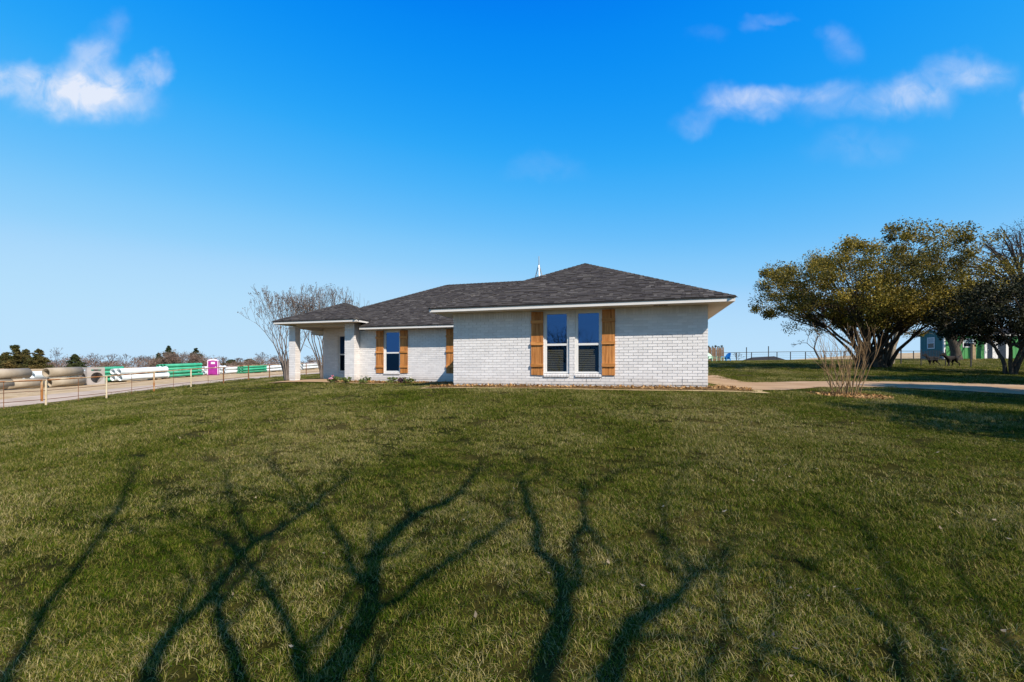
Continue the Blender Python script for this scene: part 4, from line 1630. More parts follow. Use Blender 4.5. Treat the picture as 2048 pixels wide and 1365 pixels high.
def crown_tree(name, label, px, Y, outline, thick, n, per, leaf, m, seed, r0=0.16, nl=12, bark=None, stems=3, radius=(0.4, 0.8), base_spread=0.35, fork=0.3, py=None, cat='tree', group=None, shell=0.45):
    rnd = random.Random(seed)
    base = at(px, Y)
    root = empty(name, base, 0, label, cat, group)
    rel = [c - base for c in crown_points(outline, Y, thick, n, rnd)]
    if per:
        leaf_cloud('crown', rel, [rnd.uniform(*radius) for _ in rel], per, leaf, m, root, 0.7, seed=seed + 9, hang=0.2, shell=shell)
    mb = MB()
    limbs = []
    tot = max(c.z for c in rel)
    stem_tops = []
    for s in range(stems):
        a = 6.28 * s / stems + rnd.random()
        k = base_spread if stems > 1 else 0.05
        top = Vector((k * 2.2 * math.cos(a), k * 1.5 * math.sin(a), tot * fork))
        pts = wobble_path(Vector((k * .35 * math.cos(a), k * .3 * math.sin(a), -0.15)), Vector((k * .9 * math.cos(a), k * .7 * math.sin(a), tot * fork * .5)), top, 5, 0.05, rnd)
        mb.tube(pts, [r0 * 1.25, r0 * 1.05, r0 * .95, r0 * .88, r0 * .82, r0 * .78], 8, cap=False)
        stem_tops.append(top)
    for c in rnd.sample(rel, min(nl, len(rel))):
        p0 = min(stem_tops, key=lambda t: (t - c).length + rnd.uniform(0, 1))
        p1 = p0 + Vector(((c.x - p0.x) * .25, (c.y - p0.y) * .25, (c.z - p0.z) * .6))
        pts = wobble_path(p0, p1, c, 7, 0.12, rnd)
        mb.tube(pts, [r0 * .62 * (1 - .85 * k / 7) for k in range(8)], 6, cap=False)
        limbs.append(pts)
    for c in rel:
        l = min(limbs, key=lambda l: (l[5] - c).length)
        p0 = l[rnd.choice((3, 4, 5))]
        pts = wobble_path(p0, (p0 + c) / 2 + Vector((0, 0, .15)), c, 3, 0.12, rnd)
        mb.tube(pts, [r0 * .22, r0 * .16, r0 * .1, r0 * .05], 4, cap=False)
        for _ in range(2):
            e = c + Vector((rnd.gauss(0, .5), rnd.gauss(0, .5), rnd.gauss(.15, .4)))
            mb.tube([pts[2], (pts[2] + e) / 2 + Vector((0, 0, .08)), e], [r0 * .09, r0 * .06, r0 * .03], 3, cap=False)
    mb.build('trunk', bark or M_BARK, root, True)
    return root


crown_tree('shade_tree', 'dark multi-stemmed evergreen tree in shade with low crown before the green cabin', 2022, 22.0,
           [(1912, 640), (1920, 604), (1946, 576), (1990, 562), (2050, 556), (2120, 560), (2190, 590), (2215, 650), (2170, 690), (2090, 682), (2040, 684), (1990, 664), (1945, 666), (1918, 658)],
           3.2, 190, 210, 0.11, M_DARKLEAF, 31, 0.085, 18, M_BARK, 4, (0.35, 0.62), 0.3, 0.28)
crown_tree('gnarled_oak', 'leaning gnarled oak with knotted trunk beside the blue gable wall', 1908, 44.0,
           [(1850, 640), (1862, 600), (1895, 570), (1930, 558), (1965, 572), (1970, 620), (1945, 650), (1905, 640)],
           4.0, 64, 95, 0.16, M_OAKLEAF, 33, 0.22, 12, M_BARK, 1, (0.5, 1.0), 0.3, 0.34)
mb = MB()
_b = at(1908, 44.0)
mb.tube([at(x, 44.0 - .4, y) - _b for x, y in ((1914, 726), (1911, 702), (1905, 684), (1896, 668), (1886, 652), (1878, 636), (1874, 612))], [.50, .38, .34, .32, .30, .26, .2], 10, cap=False)
mb.tube([at(x, 44.0 - .2, y) - _b for x, y in ((1908, 700), (1922, 682), (1928, 668))], [.24, .18, .1], 8, cap=False)
mb.build('leaning_trunk', M_BARK, bpy.data.objects['gnarled_oak'], True)
crown_tree('tall_bare_tree', 'tall mostly bare tree with fine reddish twigs rising above the cabin roof', 2052, 47.0,
           [(1905, 530), (1925, 495), (1960, 490), (1990, 470), (2015, 455), (2050, 436), (2110, 440), (2170, 480), (2190, 560), (2120, 600), (2030, 590), (1960, 580)],
           5.0, 260, 20, 0.14, M_RUSTLEAF, 35, 0.26, 60, M_BARK, 2, (0.5, 1.0), 0.3, 0.42)
crown_tree('pale_trunk_tree', 'pale smooth-barked clump of trunks half hidden behind the big oak', 1778, 36.0,
           [(1738, 640), (1750, 600), (1790, 590), (1850, 610), (1856, 640), (1830, 672), (1790, 660)],
           2.0, 34, 90, 0.13, M_OAKLEAF, 37, 0.15, 9, M_BARK_P, 4, (0.4, 0.7), 0.45, 0.5)
# trees outside the frame whose shade falls on the drive and the lawn
off_spots = [(11.3, 3.6, 4.8, 2.4, 'evergreen yard tree shading the lawn beside the drive'), (14.9, 7.3, 4.4, 2.1, 'evergreen yard tree shading the near edge of the drive'), (16.9, 9.2, 4.6, 2.6, 'evergreen yard tree shading the concrete drive'),
             (23.8, 14.4, 4.7, 4.9, 'large evergreen yard tree shading the grass beyond the drive'), (19.6, 14.2, 4.3, 1.9, 'low evergreen yard tree at the far edge of the drive')]
for i, (x, y, h, r, lab) in enumerate(off_spots):
    rnd = random.Random(60 + i)
    b = Vector((x, y, gz(x, y)))
    root = empty('yard_tree', b, 0, lab, 'tree')
    cs = []
    for _ in range(46 if i < 1 else 64 if i < 3 else 120):
        d = Vector((rnd.gauss(0, 1), rnd.gauss(0, 1), rnd.gauss(0, 1))).normalized() * rnd.random() ** .4
        cs.append(Vector((d.x * r, d.y * r * .5, h + d.z * 1.9)))
    leaf_cloud('crown', cs, 0.55 if i < 3 else .8, 110 if i < 1 else 220, 0.16 if i < 3 else .21, M_DARKLEAF, root, 0.8, seed=70 + i)
    mb = MB()
    mb.tube([(0, 0, -.2), (.1, 0, h * .35), (0, .1, h * .7)], [.2, .15, .11], 8, cap=False)
    for c in cs[:22]:
        mb.tube(wobble_path(Vector((.05, .05, h * .5)), Vector((c.x * .4, c.y * .4, c.z * .8)), c, 4, .1, rnd), [.07, .055, .04, .025, .012], 5, cap=False)
    mb.build('trunk', M_BARK, root, True)


# ---- crape myrtles beyond the porch
def crape(px, Y, seed, label, width, height, stems):
    rnd = random.Random(seed)
    base = at(px, Y)
    root = empty('crape_myrtle', base, 0, label, 'tree', 'bare crape myrtles beyond the porch')
    mb = MB()
    tips = []
    for s in range(stems):
        a = 6.283 * s / stems + rnd.uniform(-.3, .3)
        k = rnd.uniform(0.25, 1.0)
        d = Vector((math.cos(a) * .62 * k * width, math.sin(a) * .36 * k, 1)).normalized()
        p0 = Vector((.17 * math.cos(a) * k, .15 * math.sin(a) * k, -.1))
        pts = [p0, p0 + Vector((d.x * .25, d.y * .25, .7)), p0 + Vector((d.x * .85, d.y * .85, 1.45))]
        mb.tube(pts, [.078, .060, .048], 7, cap=False)
        d2 = Vector((d.x * 1.1, d.y * 1.1, d.z)).normalized()
        grow(mb, pts[-1], d2, height * .218, .040, 6, rnd, tips, 0.36, 0.76, 0.13, 0.10, (2, 2), 4, 0.0068, 0.5)
    mb.build('trunk', M_BARK_C, root, True)
    tips = [t for t in tips if t.z > height * .45]
    leaf_cloud('seed_cluster', [t + Vector((0, 0, .04)) for t in tips[::4]], 0.09, 4, 0.07, M_SEED, root, 1.0, seed=seed)
    return root


crape(575, 27.0, 81, 'bare vase-shaped crape myrtle seen outside the white porch column', 0.95, 5.2, 11)
crape(648, 28.5, 82, 'bare vase-shaped crape myrtle framed between porch column and porch wall', 0.8, 5.4, 11)

# ---- cut-back shrub by the drive
def bare_shrub():
    rnd = random.Random(91)
    b = Vector((8.14, 10.98, gz(8.14, 10.98)))
    root = empty('bare_shrub', b, 0, 'leafless cut-back shrub of pale upright canes in a ring of leaf litter', 'shrub')
    for s in range(29):
        a = s * 2.39996
        k = math.sqrt((s + .5) / 29)
        p0 = Vector((.33 * k * math.cos(a), .2 * k * math.sin(a), -.05))
        h = rnd.uniform(0.75, 1.6) * (1.08 - .28 * k)
        lean = Vector((math.cos(a) * .27 * k + rnd.gauss(0, .05), math.sin(a) * .34 * k, 0))
        pts = [p0]
        for i in range(1, 6):
            t = i / 5
            pts.append(p0 + Vector((lean.x * h * t + rnd.gauss(0, .024), lean.y * h * t + rnd.gauss(0, .024), h * t)))
        r0 = rnd.uniform(.007, .0145)
        mb = MB()
        mb.tube(pts, [r0 * (1 - .5 * i / 5) for i in range(6)], 6)
        tips = []
        if rnd.random() < .9:
            for _ in range(rnd.choice((2, 3, 3, 4))):
                i = rnd.choice((3, 4, 5))
                grow(mb, pts[i], Vector((rnd.gauss(lean.x * .8, .22), rnd.gauss(lean.y, .2), 1)).normalized(), rnd.uniform(.18, .5), r0 * .42, 1, rnd, tips, .4, .7, .1, .08, (1, 2), 4, .0028)
        mb.build('stem', M_TWIG, root)


bare_shrub()


def small_bare_tree(px, Y, h, label, seed, depth=4, m=None, group=None, name='bare_tree', leaves=0, spread=.55, r=None, kids=(2, 3), stems=1, cat='tree', minr=None, lean=0.0, clear=.3):
    rnd = random.Random(seed)
    base = at(px, Y)
    root = empty(name, base, 0, label, cat, group)
    mb = MB(); tips = []
    r = r or h * .018
    for s in range(stems):
        a = rnd.uniform(0, 6.28)
        d = Vector((.25 * math.cos(a) * (stems > 1) + lean, .25 * math.sin(a) * (stems > 1), 1)).normalized()
        grow(mb, Vector((0, 0, -.1)), d, h * clear, r, depth, rnd, tips, spread, .78, .08, .12, kids, 5, minr or max(.006, Y * .00022), .4)
    mb.build('trunk', m or M_BARK_G, root, True)
    if leaves:
        leaf_cloud('crown', tips, .22, leaves, .10, M_DARKLEAF, root, seed=seed)
    return root


small_bare_tree(1641, 50, 5.0, 'small dark tree with a few leaves standing by the pipe fence', 95, 4, M_BARK, leaves=7, spread=.62, r=.12, minr=.022)
small_bare_tree(728, 38, 6.4, 'thin sapling with rusty leaves showing over the roof behind the porch', 97, 3, M_BARK_G, spread=.3, r=.05, clear=.42)

# ---- tree line beyond the pipe yard
def cedar(px, Y, top_py, halfw, label, seed, m, lobes=1.0):
    rnd = random.Random(seed)
    base = at(px, Y)
    h = EYE + (HZ - top_py) / F * Y - base.z
    w = halfw / F * Y
    root = empty('cedar_tree', base, 0, label, 'tree', 'evergreen cedars in the tree line')
    cs, rr = [], []
    mb = MB()
    mb.tube([(0, 0, -.2), (0, 0, h * .5), (0, 0, h * .97)], [h * .03, h * .02, h * .005], 6, cap=False)
    for i in range(170):
        t = rnd.random() ** 1.5
        rmax = w * (1 - t) ** .8 * (.8 + .35 * math.sin(t * 17 + seed)) + w * .05
        a = rnd.uniform(0, 6.28)
        q = rmax * (.35 + .65 * rnd.random())
        c = Vector((q * math.cos(a), q * math.sin(a), h * (.04 + .94 * t) - q * .12))
        cs.append(c); rr.append(.10 * w + .32 * (1 - t) * w * .55)
        if i % 4 == 0:
            mb.tube([(0, 0, c.z * .95), c * .5 + Vector((0, 0, c.z * .5)), c], [h * .008, h * .006, h * .003], 4, cap=False)
    leaf_cloud('crown', cs, rr, 40, .06 * w + .16, m, root, 0.6, 0.4, seed, shell=.6)
    mb.build('trunk', M_BARK, root)


TL = 'tree'
for i, (px, Y, top, hwid, lab, m) in enumerate([
        (-22, 92, 694, 26, 'broad cedar at the very edge of the tree line', M_CEDARLEAF2), (30, 90, 688, 24, 'tallest spiky-topped cedar above the concrete pipes', M_CEDARLEAF),
        (52, 96, 699, 22, 'rusty tinted cedar beside the tallest spiky one', M_CEDARLEAF), (78, 92, 698, 24, 'olive pointed cedar behind the upper concrete pipes', M_CEDARLEAF),
        (150, 98, 709, 20, 'low dark cedar behind the concrete box', M_CEDARLEAF2), (338, 86, 692, 20, 'dark cedar at the near end of the brown thicket', M_CEDARLEAF2),
        (392, 88, 696, 21, 'dark cedar between brown thicket and purple toilet', M_CEDARLEAF2), (318, 92, 706, 16, 'short cedar at the foot of the brown thicket', M_CEDARLEAF2),
        (462, 120, 720, 26, 'small rounded cedar behind the purple toilet', M_CEDARLEAF2), (500, 130, 719, 28, 'far rounded cedar before the porch', M_CEDARLEAF2), (10, 100, 706, 30, 'low olive cedar filling behind the pipes', M_CEDARLEAF)]):
    cedar(px, Y, top, hwid, lab, 110 + i, m)
# brown thicket: one leafless scrub mass
th = at(362, 84)
thicket = empty('brush_thicket', th, 0, 'brown leafless thicket mounded between two dark cedars', 'thicket')
rnd = random.Random(5)
cs = []
for i in range(120):
    u = rnd.uniform(-1, 1)
    top = (HZ - 706) / F * 84 - (th.z - EYE)
    cs.append((u * 5.0, rnd.uniform(-1.6, 1.6), rnd.random() ** .8 * top * math.sqrt(max(.05, 1 - u * u * .85))))
leaf_cloud('twigs', cs, .8, 110, .34, M_BRUSH, thicket, 0.9, .16, 3)
mb = MB(); tips = []
for i in range(14):
    grow(mb, Vector((rnd.uniform(-3.8, 3.8), rnd.uniform(-1, 1), -.1)), Vector((rnd.gauss(0, .2), rnd.gauss(0, .2), 1)).normalized(), 1.4, .05, 3, rnd, tips, .5, .72, .05, .12, (2, 3), 4, .014)
mb.build('trunk', M_BARK_G, thicket)
for i, (px, Y, h, lab) in enumerate([
        (114, 95, 5.4, 'bare grey tree between pointed cedars'), (190, 110, 4.2, 'bare grey tree just behind the concrete box'), (222, 112, 4.4, 'bare grey tree over the wrapped pipes, nearest the box'),
        (250, 115, 3.9, 'smallest bare grey tree over the wrapped pipes'), (276, 115, 3.6, 'low bare tree before the brown thicket'), (300, 118, 3.8, 'bare tree touching the brown thicket'),
        (526, 115, 4.6, 'tall bare tree just outside the porch roof'), (446, 120, 3.4, 'low bare tree behind the purple toilet'), (556, 110, 3.6, 'low bare tree behind the crape myrtle trunks'),
        (482, 125, 3.0, 'round bare tree over the white pipes'), (620, 110, 3.8, 'bare round tree seen through the porch')]):
    small_bare_tree(px, Y, h, lab, 130 + i, 4, M_GREYTWIG, 'bare trees in the tree line', spread=.55, stems=2, r=.09, kids=(2, 3), clear=.27)
# low scrub mass along the whole tree line
px = nrng.random(620) * 820 - 130
Yd = 100 + 25 * nrng.random(620)
X = (px - CX) / F * Yd
cs = np.stack([X, Yd, gz(X, Yd) + 1.7 * nrng.random(620) ** 1.3 * (1 + .5 * np.sin(px * .05))], 1)
o = leaf_cloud('scrub', cs, 1.3, 55, .34, M_BRUSH, None, .8, .35, 17)
tag(o, kind='stuff')

# ---- trees behind the photographer: their shadows cross the lawn and the panes mirror them
SV = Vector((0.968, -1.304, 1.42))


def shadow_tree():
    rnd = random.Random(44)
    YT = -1.7
    base = Vector((1.8, YT, gz(1.8, YT)))
    root = empty('yard_tree', base, 0, 'bare many-stemmed tree behind the viewer casting branching shadows on the lawn', 'tree')
    mb = MB()
    tips = []

    def lift(px, py, j):
        p = ray_ground(px, py)
        t = (p.y - YT - j) / 1.304
        return p + SV * t - base, p.y / F
    lines = [  # photo pixels of each limb's shadow, then shadow width in pixels at start and end, foot = reaches the ground
        ([(10, 1360), (75, 1255), (145, 1150), (200, 1075), (250, 985), (268, 950)], 26, 9, 1),
        ([(295, 1362), (320, 1300), (345, 1265), (400, 1220), (435, 1175), (475, 1120), (510, 1085), (565, 1055), (620, 1020), (690, 962)], 38, 9, 1),
        ([(475, 1120), (450, 1075), (400, 1055), (362, 1050)], 18, 6, 0), ([(505, 1085), (480, 1040), (460, 1000), (450, 945)], 17, 7, 0),
        ([(352, 1262), (362, 1220), (385, 1170), (352, 1120), (305, 1085)], 18, 6, 0),
        ([(480, 1362), (465, 1300), (435, 1225)], 30, 20, 1), ([(605, 1355), (590, 1290), (570, 1240), (540, 1190), (500, 1130), (486, 1105)], 32, 12, 1),
        ([(555, 1185), (578, 1168)], 9, 5, 0),
        ([(650, 1362), (700, 1295), (735, 1225), (745, 1180), (745, 1120), (755, 1100), (800, 1055), (850, 1020), (915, 990), (952, 945)], 60, 10, 1),
        ([(742, 1225), (800, 1200), (840, 1160), (900, 1125), (960, 1085), (1018, 1042)], 24, 10, 0),
        ([(740, 1180), (705, 1145), (690, 1090), (645, 1030)], 26, 9, 0), ([(712, 1160), (685, 1210), (645, 1275), (610, 1345)][::-1], 14, 12, 0),
        ([(738, 1352), (760, 1290), (800, 1245)], 24, 8, 1), ([(745, 1118), (800, 1113), (825, 1080), (850, 1060)], 12, 6, 0),
        ([(820, 1040), (808, 990), (780, 960)], 14, 5, 0), ([(745, 1100), (743, 1030)], 10, 5, 0),
        ([(620, 1020), (600, 985), (545, 935)], 10, 5, 0), ([(600, 1030), (560, 1000), (500, 980)], 9, 5, 0),
        ([(1079, 1362), (1099, 1295), (1124, 1220), (1124, 1190), (1114, 1135), (1069, 1100), (1074, 1050), (1054, 1015), (1042, 970)], 54, 11, 1),
        ([(1122, 1195), (1149, 1175), (1154, 1130), (1144, 1085), (1169, 1050), (1164, 985)], 20, 10, 0),
        ([(1172, 1055), (1224, 1120), (1264, 1160), (1300, 1190)], 12, 8, 0), ([(1110, 1240), (1080, 1210), (1040, 1190)], 16, 6, 0),
        ([(1209, 1362), (1234, 1295), (1264, 1245), (1304, 1225), (1339, 1205), (1369, 1172)], 46, 16, 1),
        ([(1369, 1172), (1332, 1130), (1329, 1060), (1326, 990)], 15, 6, 0), ([(1340, 1145), (1380, 1140)], 8, 5, 0),
        ([(1170, 990), (1230, 945), (1290, 935)], 8, 4, 0), ([(1690, 1362), (1600, 1325), (1500, 1285), (1440, 1240)], 22, 9, 1),
        ([(1800, 1362), (1784, 1270), (1714, 1205), (1640, 1150)], 22, 9, 1), ([(1500, 1365), (1540, 1250), (1560, 1150)], 14, 6, 1), ([(1900, 1362), (1840, 1240), (1760, 1130), (1720, 1050)], 20, 7, 1), ([(1400, 1362), (1450, 1270), (1430, 1180), (1460, 1090)], 18, 7, 1), ([(2040, 1340), (1960, 1220), (1900, 1120)], 18, 7, 1)]
    for pl, w0, w1, foot in lines:
        j0 = rnd.uniform(-.35, .35)
        fine = []
        for (x0, y0), (x1, y1) in zip(pl, pl[1:]):      # a knotted line between the given points
            m = max(1, int(math.hypot(x1 - x0, y1 - y0) / 32))
            for i in range(m):
                t = i / m
                q = 0 if i == 0 else 1
                fine.append((x0 + (x1 - x0) * t + rnd.gauss(0, 3.2) * q, y0 + (y1 - y0) * t + rnd.gauss(0, 3.2) * q))
        fine.append(pl[-1])
        pts, rad = [], []
        for i, (x, y) in enumerate(fine):
            f = i / (len(fine) - 1)
            q, s = lift(x, y, j0 + .3 * f)
            pts.append(q)
            w = w0 + (w1 - w0) * f ** .8
            rad.append(max(.008, w * .58 * s * rnd.uniform(.85, 1.12)))
        n0 = 0
        if foot:
            p0 = pts[0]
            f = Vector((rnd.uniform(-.25, .25), rnd.uniform(-.2, .2), -.2))
            q = Vector((f.x + (p0.x - f.x) * .45, f.y + (p0.y - f.y) * .6, p0.z * .5))
            pts = [f, q] + pts
            rad = [rad[0] * 1.35, rad[0] * 1.15] + rad
            n0 = 3
        mb.tube(pts, rad, 7, cap=False)
        e = (pts[-1] - pts[-2]).normalized()
        for k in range(3):
            d = (e + Vector((rnd.gauss(0, .5), rnd.gauss(0, .25), rnd.gauss(.1, .35)))).normalized()
            grow(mb, pts[-1] if k < 3 else pts[-2], d, rnd.uniform(.4, .8), max(rad[-1] * .7, .010), 2, rnd, tips, .5, .8, .05, .18, (2, 2), 4, .0055, .3)
        for k in range(n0, len(pts) - 1):
            if rnd.random() < .36:
                e = (pts[k + 1] - pts[k]).normalized()
                s = rnd.choice((-1, 1))
                d = (e + Vector((s * rnd.uniform(.5, 1.1), rnd.gauss(0, .3), rnd.gauss(.1, .25)))).normalized()
                grow(mb, pts[k], d, rnd.uniform(.3, .7), min(max(rad[k] * .45, .009), .018), rnd.choice((1, 2)), rnd, tips, .5, .8, .04, .18, (2, 2), 4, .005, .3)
    mb.build('trunk', M_BARK, root, True)


shadow_tree()
for i, (x, y, h, lab) in enumerate([(9, -9, 9, 'bare tree behind the viewer mirrored in the wing windows'), (-3, -16, 9, 'bare tree behind the viewer mirrored in the far window'),
                                    (4, -22, 10, 'tallest bare tree behind the viewer mirrored in the panes'), (-14, -22, 8, 'bare tree far behind the viewer mirrored in the porch window'), (-9, -13, 7, 'short bare tree behind the viewer mirrored in glass'), (16, -15, 9, 'bushy bare tree behind the viewer mirrored low in the wing windows'), (9, -26, 10, 'distant bare tree behind the viewer mirrored low in the panes'), (20, -27, 10, 'distant bare tree behind the viewer past the drive'), (27, -20, 10, 'bare tree behind the viewer mirrored beside the blinds'), (13, -20, 9, 'bare tree behind the viewer beyond the drive')]):
    rnd = random.Random(200 + i)
    b = Vector((x, y, gz(x, y)))
    root = empty('yard_tree', b, 0, lab, 'tree')
    mb = MB(); tips = []
    for s in range(3):
        grow(mb, Vector((.1 * s, 0, -.1)), Vector((rnd.gauss(0, .3), rnd.gauss(0, .3), 1)).normalized(), h * .27, h * .014, 5, rnd, tips, .5, .78, .06, .13, (2, 3), 5, .007)
    mb.build('trunk', M_BARK, root, True)
# ------------------------------------------------------------------ small planting at the house
M_GREENLEAF = mat('bedding_leaf', (0.07, 0.12, 0.02), (0.30, 0.32, 0.10), 0.6, 6, 3, island=0.45, spec=0.3, translucent=0.2)
M_REDLEAF = mat('burgundy_leaf', (0.05, 0.02, 0.03), (0.10, 0.05, 0.04), 0.6, 6, 3, island=0.4)
M_PINK = mat('pink_petal', (0.72, 0.12, 0.22), (0.85, 0.55, 0.60), 0.6, 9, 2, island=0.3)
M_WHITEP = mat('white_petal', (0.8, 0.74, 0.68), (0.85, 0.8, 0.7), 0.6, 9, 2, island=0.2)
for px, Y, w, h, lab, m, fl in [
        (667, 18.6, .26, .30, 'pink and white flowering plant at the foot of the porch pier', M_GREENLEAF, M_PINK),
        (692, 18.4, .24, .26, 'low green bedding plant beside the pink flowers', M_GREENLEAF, None),
        (728, 18.3, .30, .30, 'yellow-green bedding plant just past the corner pier', M_GREENLEAF, M_WHITEP),
        (784, 18.1, .26, .27, 'small pale green plant under the single window', M_GREENLEAF, None),
        (805, 17.9, .20, .26, 'dark burgundy-leaved plant in the bed past the window', M_REDLEAF, None),
        (819, 17.8, .28, .26, 'light green variegated plant next to the burgundy one', M_GREENLEAF, M_WHITEP)]:
    b = at(px, Y)
    root = empty('bedding_plant', b, 0, lab, 'plant', 'plants in the bed along the house')
    rnd = random.Random(int(px))
    cs = [(rnd.uniform(-w, w) * .8, rnd.uniform(-w, w) * .5, h * rnd.uniform(.25, .85)) for _ in range(16)]
    leaf_cloud('foliage', cs, .08, 14, .075, m, root, .8, .6, int(px))
    if fl:
        leaf_cloud('flower', [(c[0] * .8, c[1] - .06, h * rnd.uniform(.6, 1.1)) for c in cs[:4]], .05, 9, .05, fl, root, .8, .9, int(px) + 1)
    mb = MB()
    for c in cs[:8]:
        mb.tube([(0, 0, -.05), (c[0] * .5, c[1] * .5, c[2] * .6), c], [.008, .006, .003], 4)
    mb.build('stem', M_GREENLEAF, root)

# ------------------------------------------------------------------ rusty pipe fence along the road
M_RUST = mat('rusty_white_paint', (0.42, 0.17, 0.05), (0.66, 0.50, 0.30), 0.75, 2.2, 5, 0.3, 20, lo=.45, hi=.6)
M_RUSTD = mat('rust', (0.16, 0.065, 0.03), (0.30, 0.13, 0.05), 0.85, 4, 5, 0.3, 20)
M_CREAMP = mat('cream_pipe_paint', (0.60, 0.46, 0.28), (0.74, 0.63, 0.45), 0.7, 3, 4, lo=.3, hi=.6)
fence_px = [(-70, 0), (92, 812), (213, 798), (308, 784), (382, 774), (447, 767), (497, 760), (539, 757)]
FX = -21.2
posts = []
for px, py in fence_px[1:]:
    k = (px - CX) / F
    Y = FX / k
    posts.append(Vector((FX, Y, gz(FX, Y))))
posts.insert(0, Vector((FX, posts[0].y - 3.4, gz(FX, posts[0].y - 3.4))))
posts.insert(0, Vector((FX, posts[0].y - 3.4, gz(FX, posts[0].y - 3.4))))
y = posts[-1].y
for k in range(1, 6):
    posts.append(Vector((FX, y + 3.5 * k, gz(FX, y + 3.5 * k))))
pf = empty('pipe_fence', posts[2], 0, 'rusty pipe rail fence with cream posts along the gravel road', 'fence')
o0 = posts[2]
for i, p in enumerate(posts):
    m = M_CREAMP if i in (2, 3, 5) else (M_RUST if i < 5 else M_RUSTD)
    mb = MB(); q = p - o0
    mb.tube([q + Vector((0, 0, -.2)), q + Vector((0, 0, 1.20))], [.041, .041], 10)
    mb.build('post', m, pf)
mb = MB(); q = posts[2] - o0 + Vector((-.02, -.16, 0))
mb.tube([q + Vector((0, 0, .22)), q + Vector((0, 0, 1.16))], [.045, .045], 8)
mb.build('gate_post', M_RUST, pf)
for (h, r, m, nm) in ((1.17, .030, M_RUST, 'rail'), (.70, .012, M_RUSTD, 'wire'), (.30, .014, M_RUSTD, 'wire')):
    for a, b in zip(posts, posts[1:]):
        mb = MB()
        mb.tube([a - o0 + Vector((0, 0, h)), b - o0 + Vector((0, 0, h))], [r, r], 8 if r > .02 else 5)
        mb.build(nm, m, pf)
for a, b in zip(posts[1:6], posts[2:7]):
    c = (a + b) / 2 - o0
    mb = MB(); mb.tube([c + Vector((0, 0, .0)), c + Vector((0, 0, 1.15))], [.012, .012], 5); mb.build('stay', M_RUSTD, pf)

# ------------------------------------------------------------------ pipe yard beyond the road
M_PIPE = mat('precast_concrete', (0.37, 0.305, 0.22), (0.47, 0.40, 0.305), 0.9, 1.4, 5, 0.25, 30, objrand=.10, spec=.15)
M_BOX = mat('grey_precast', (0.42, 0.375, 0.345), (0.52, 0.475, 0.445), 0.9, 1.4, 5, 0.25, 30, spec=.15)
M_PVCG = mat('green_pvc', (0.012, 0.25, 0.13), (0.03, 0.40, 0.24), 0.5, 0.9, 6, objrand=.16, spec=.4)
M_PVCW = mat('white_pvc', (0.56, 0.66, 0.74), (0.78, 0.82, 0.84), 0.5, 0.9, 6, objrand=.06, spec=.4)
M_TIMBER = mat('timber', (0.28, 0.20, 0.11), (0.4, 0.3, 0.18), 0.85, 4, 4)
YD = Vector((0.0935, 1.0, 0.043)).normalized()


def hollow_pipe(mb, r, wall, length, n=24, bell=False):
    """Open pipe along +Y from the origin."""
    prof = [(0, r), (length - (.12 if bell else 0), r)]
    if bell:
        prof += [(length - .10, r * 1.14), (length, r * 1.14)]
    prof_in = [(length, r - wall), (0, r - wall)]
    pts = prof + prof_in
    k = len(pts)
    V = []
    for (yy, rr) in pts:
        for j in range(n):
            a = 6.2832 * j / n
            V.append((rr * math.cos(a), yy, rr * math.sin(a)))
    Fc = []
    for i in range(k):
        i2 = (i + 1) % k
        for j in range(n):
            j2 = (j + 1) % n
            Fc.append((i * n + j, i2 * n + j, i2 * n + j2, i * n + j2))
    mb.add(V, Fc)


def pipe_mesh(name, r, wall, length, m, n=24, bell=False):
    mb = MB(); hollow_pipe(mb, r, wall, length, n, bell)
    me = mesh_from(name, mb.v, mb.f, m)
    bm_ = bmesh.new(); bm_.from_mesh(me); bmesh.ops.recalc_face_normals(bm_, faces=bm_.faces); bm_.to_mesh(me); bm_.free()
    for p in me.polygons:
        p.use_smooth = p.area > .03 * length * .2
    return me


YROT = YD.to_track_quat('Y', 'Z').to_euler()


def yard_pipe(name, me, start, label, group, cat='pipe'):
    o = link(name, me, None, start, YROT)
    tag(o, label, cat, group)
    return o


GC = 'precast concrete pipes by the road'
cp = pipe_mesh('concrete_pipe', .405, .075, 2.75, M_PIPE, 32)
for k_px, py, X, lab, back in [(9, 770, -40.0, 'concrete pipe lying lowest at the end of the row, ring facing the road', 0), (97, 766, -39.7, 'lower concrete pipe with its open end behind the cream fence post', 0),
                               (92, 746, -39.75, 'upper concrete pipe stacked over the fence-post pipe, open ring showing', 0), (56, 746.5, -39.9, 'upper concrete pipe whose closed side ends before the white pipes', 2.75)]:
    k = (k_px - CX) / F
    Y = X / k
    p = Vector((X, Y, EYE + (HZ - py) / F * Y)) - YD * back
    yard_pipe('concrete_pipe', cp, p, lab, GC)
for n_ in range(2):
    Y = 33.0 - 2.6 * n_
    yard_pipe('concrete_pipe', cp, Vector((-40.2, Y, gz(-40.2, Y) + .42)), ('next lower concrete pipe continuing outward past the end ring', 'outermost lower concrete pipe of the row')[n_], GC)
# junction box
bc = at(184, 42.4)
jb = MB(); jb.box(-.7, .7, -.6, .6, 0, 1.55)
box = jb.build('junction_box', M_BOX, None, loc=bc)
box.rotation_euler = (0, 0, R(71))
tag(box, 'grey precast concrete junction box with large round openings and top slots', 'concrete box')
cut = []


def cutter(fn):
    m = MB(); fn(m)
    o = m.build('cutter', None, None, loc=box.location, rot=tuple(box.rotation_euler))
    q = bmesh.new(); q.from_mesh(o.data); bmesh.ops.recalc_face_normals(q, faces=q.faces); q.to_mesh(o.data); q.free()
    cut.append(o)


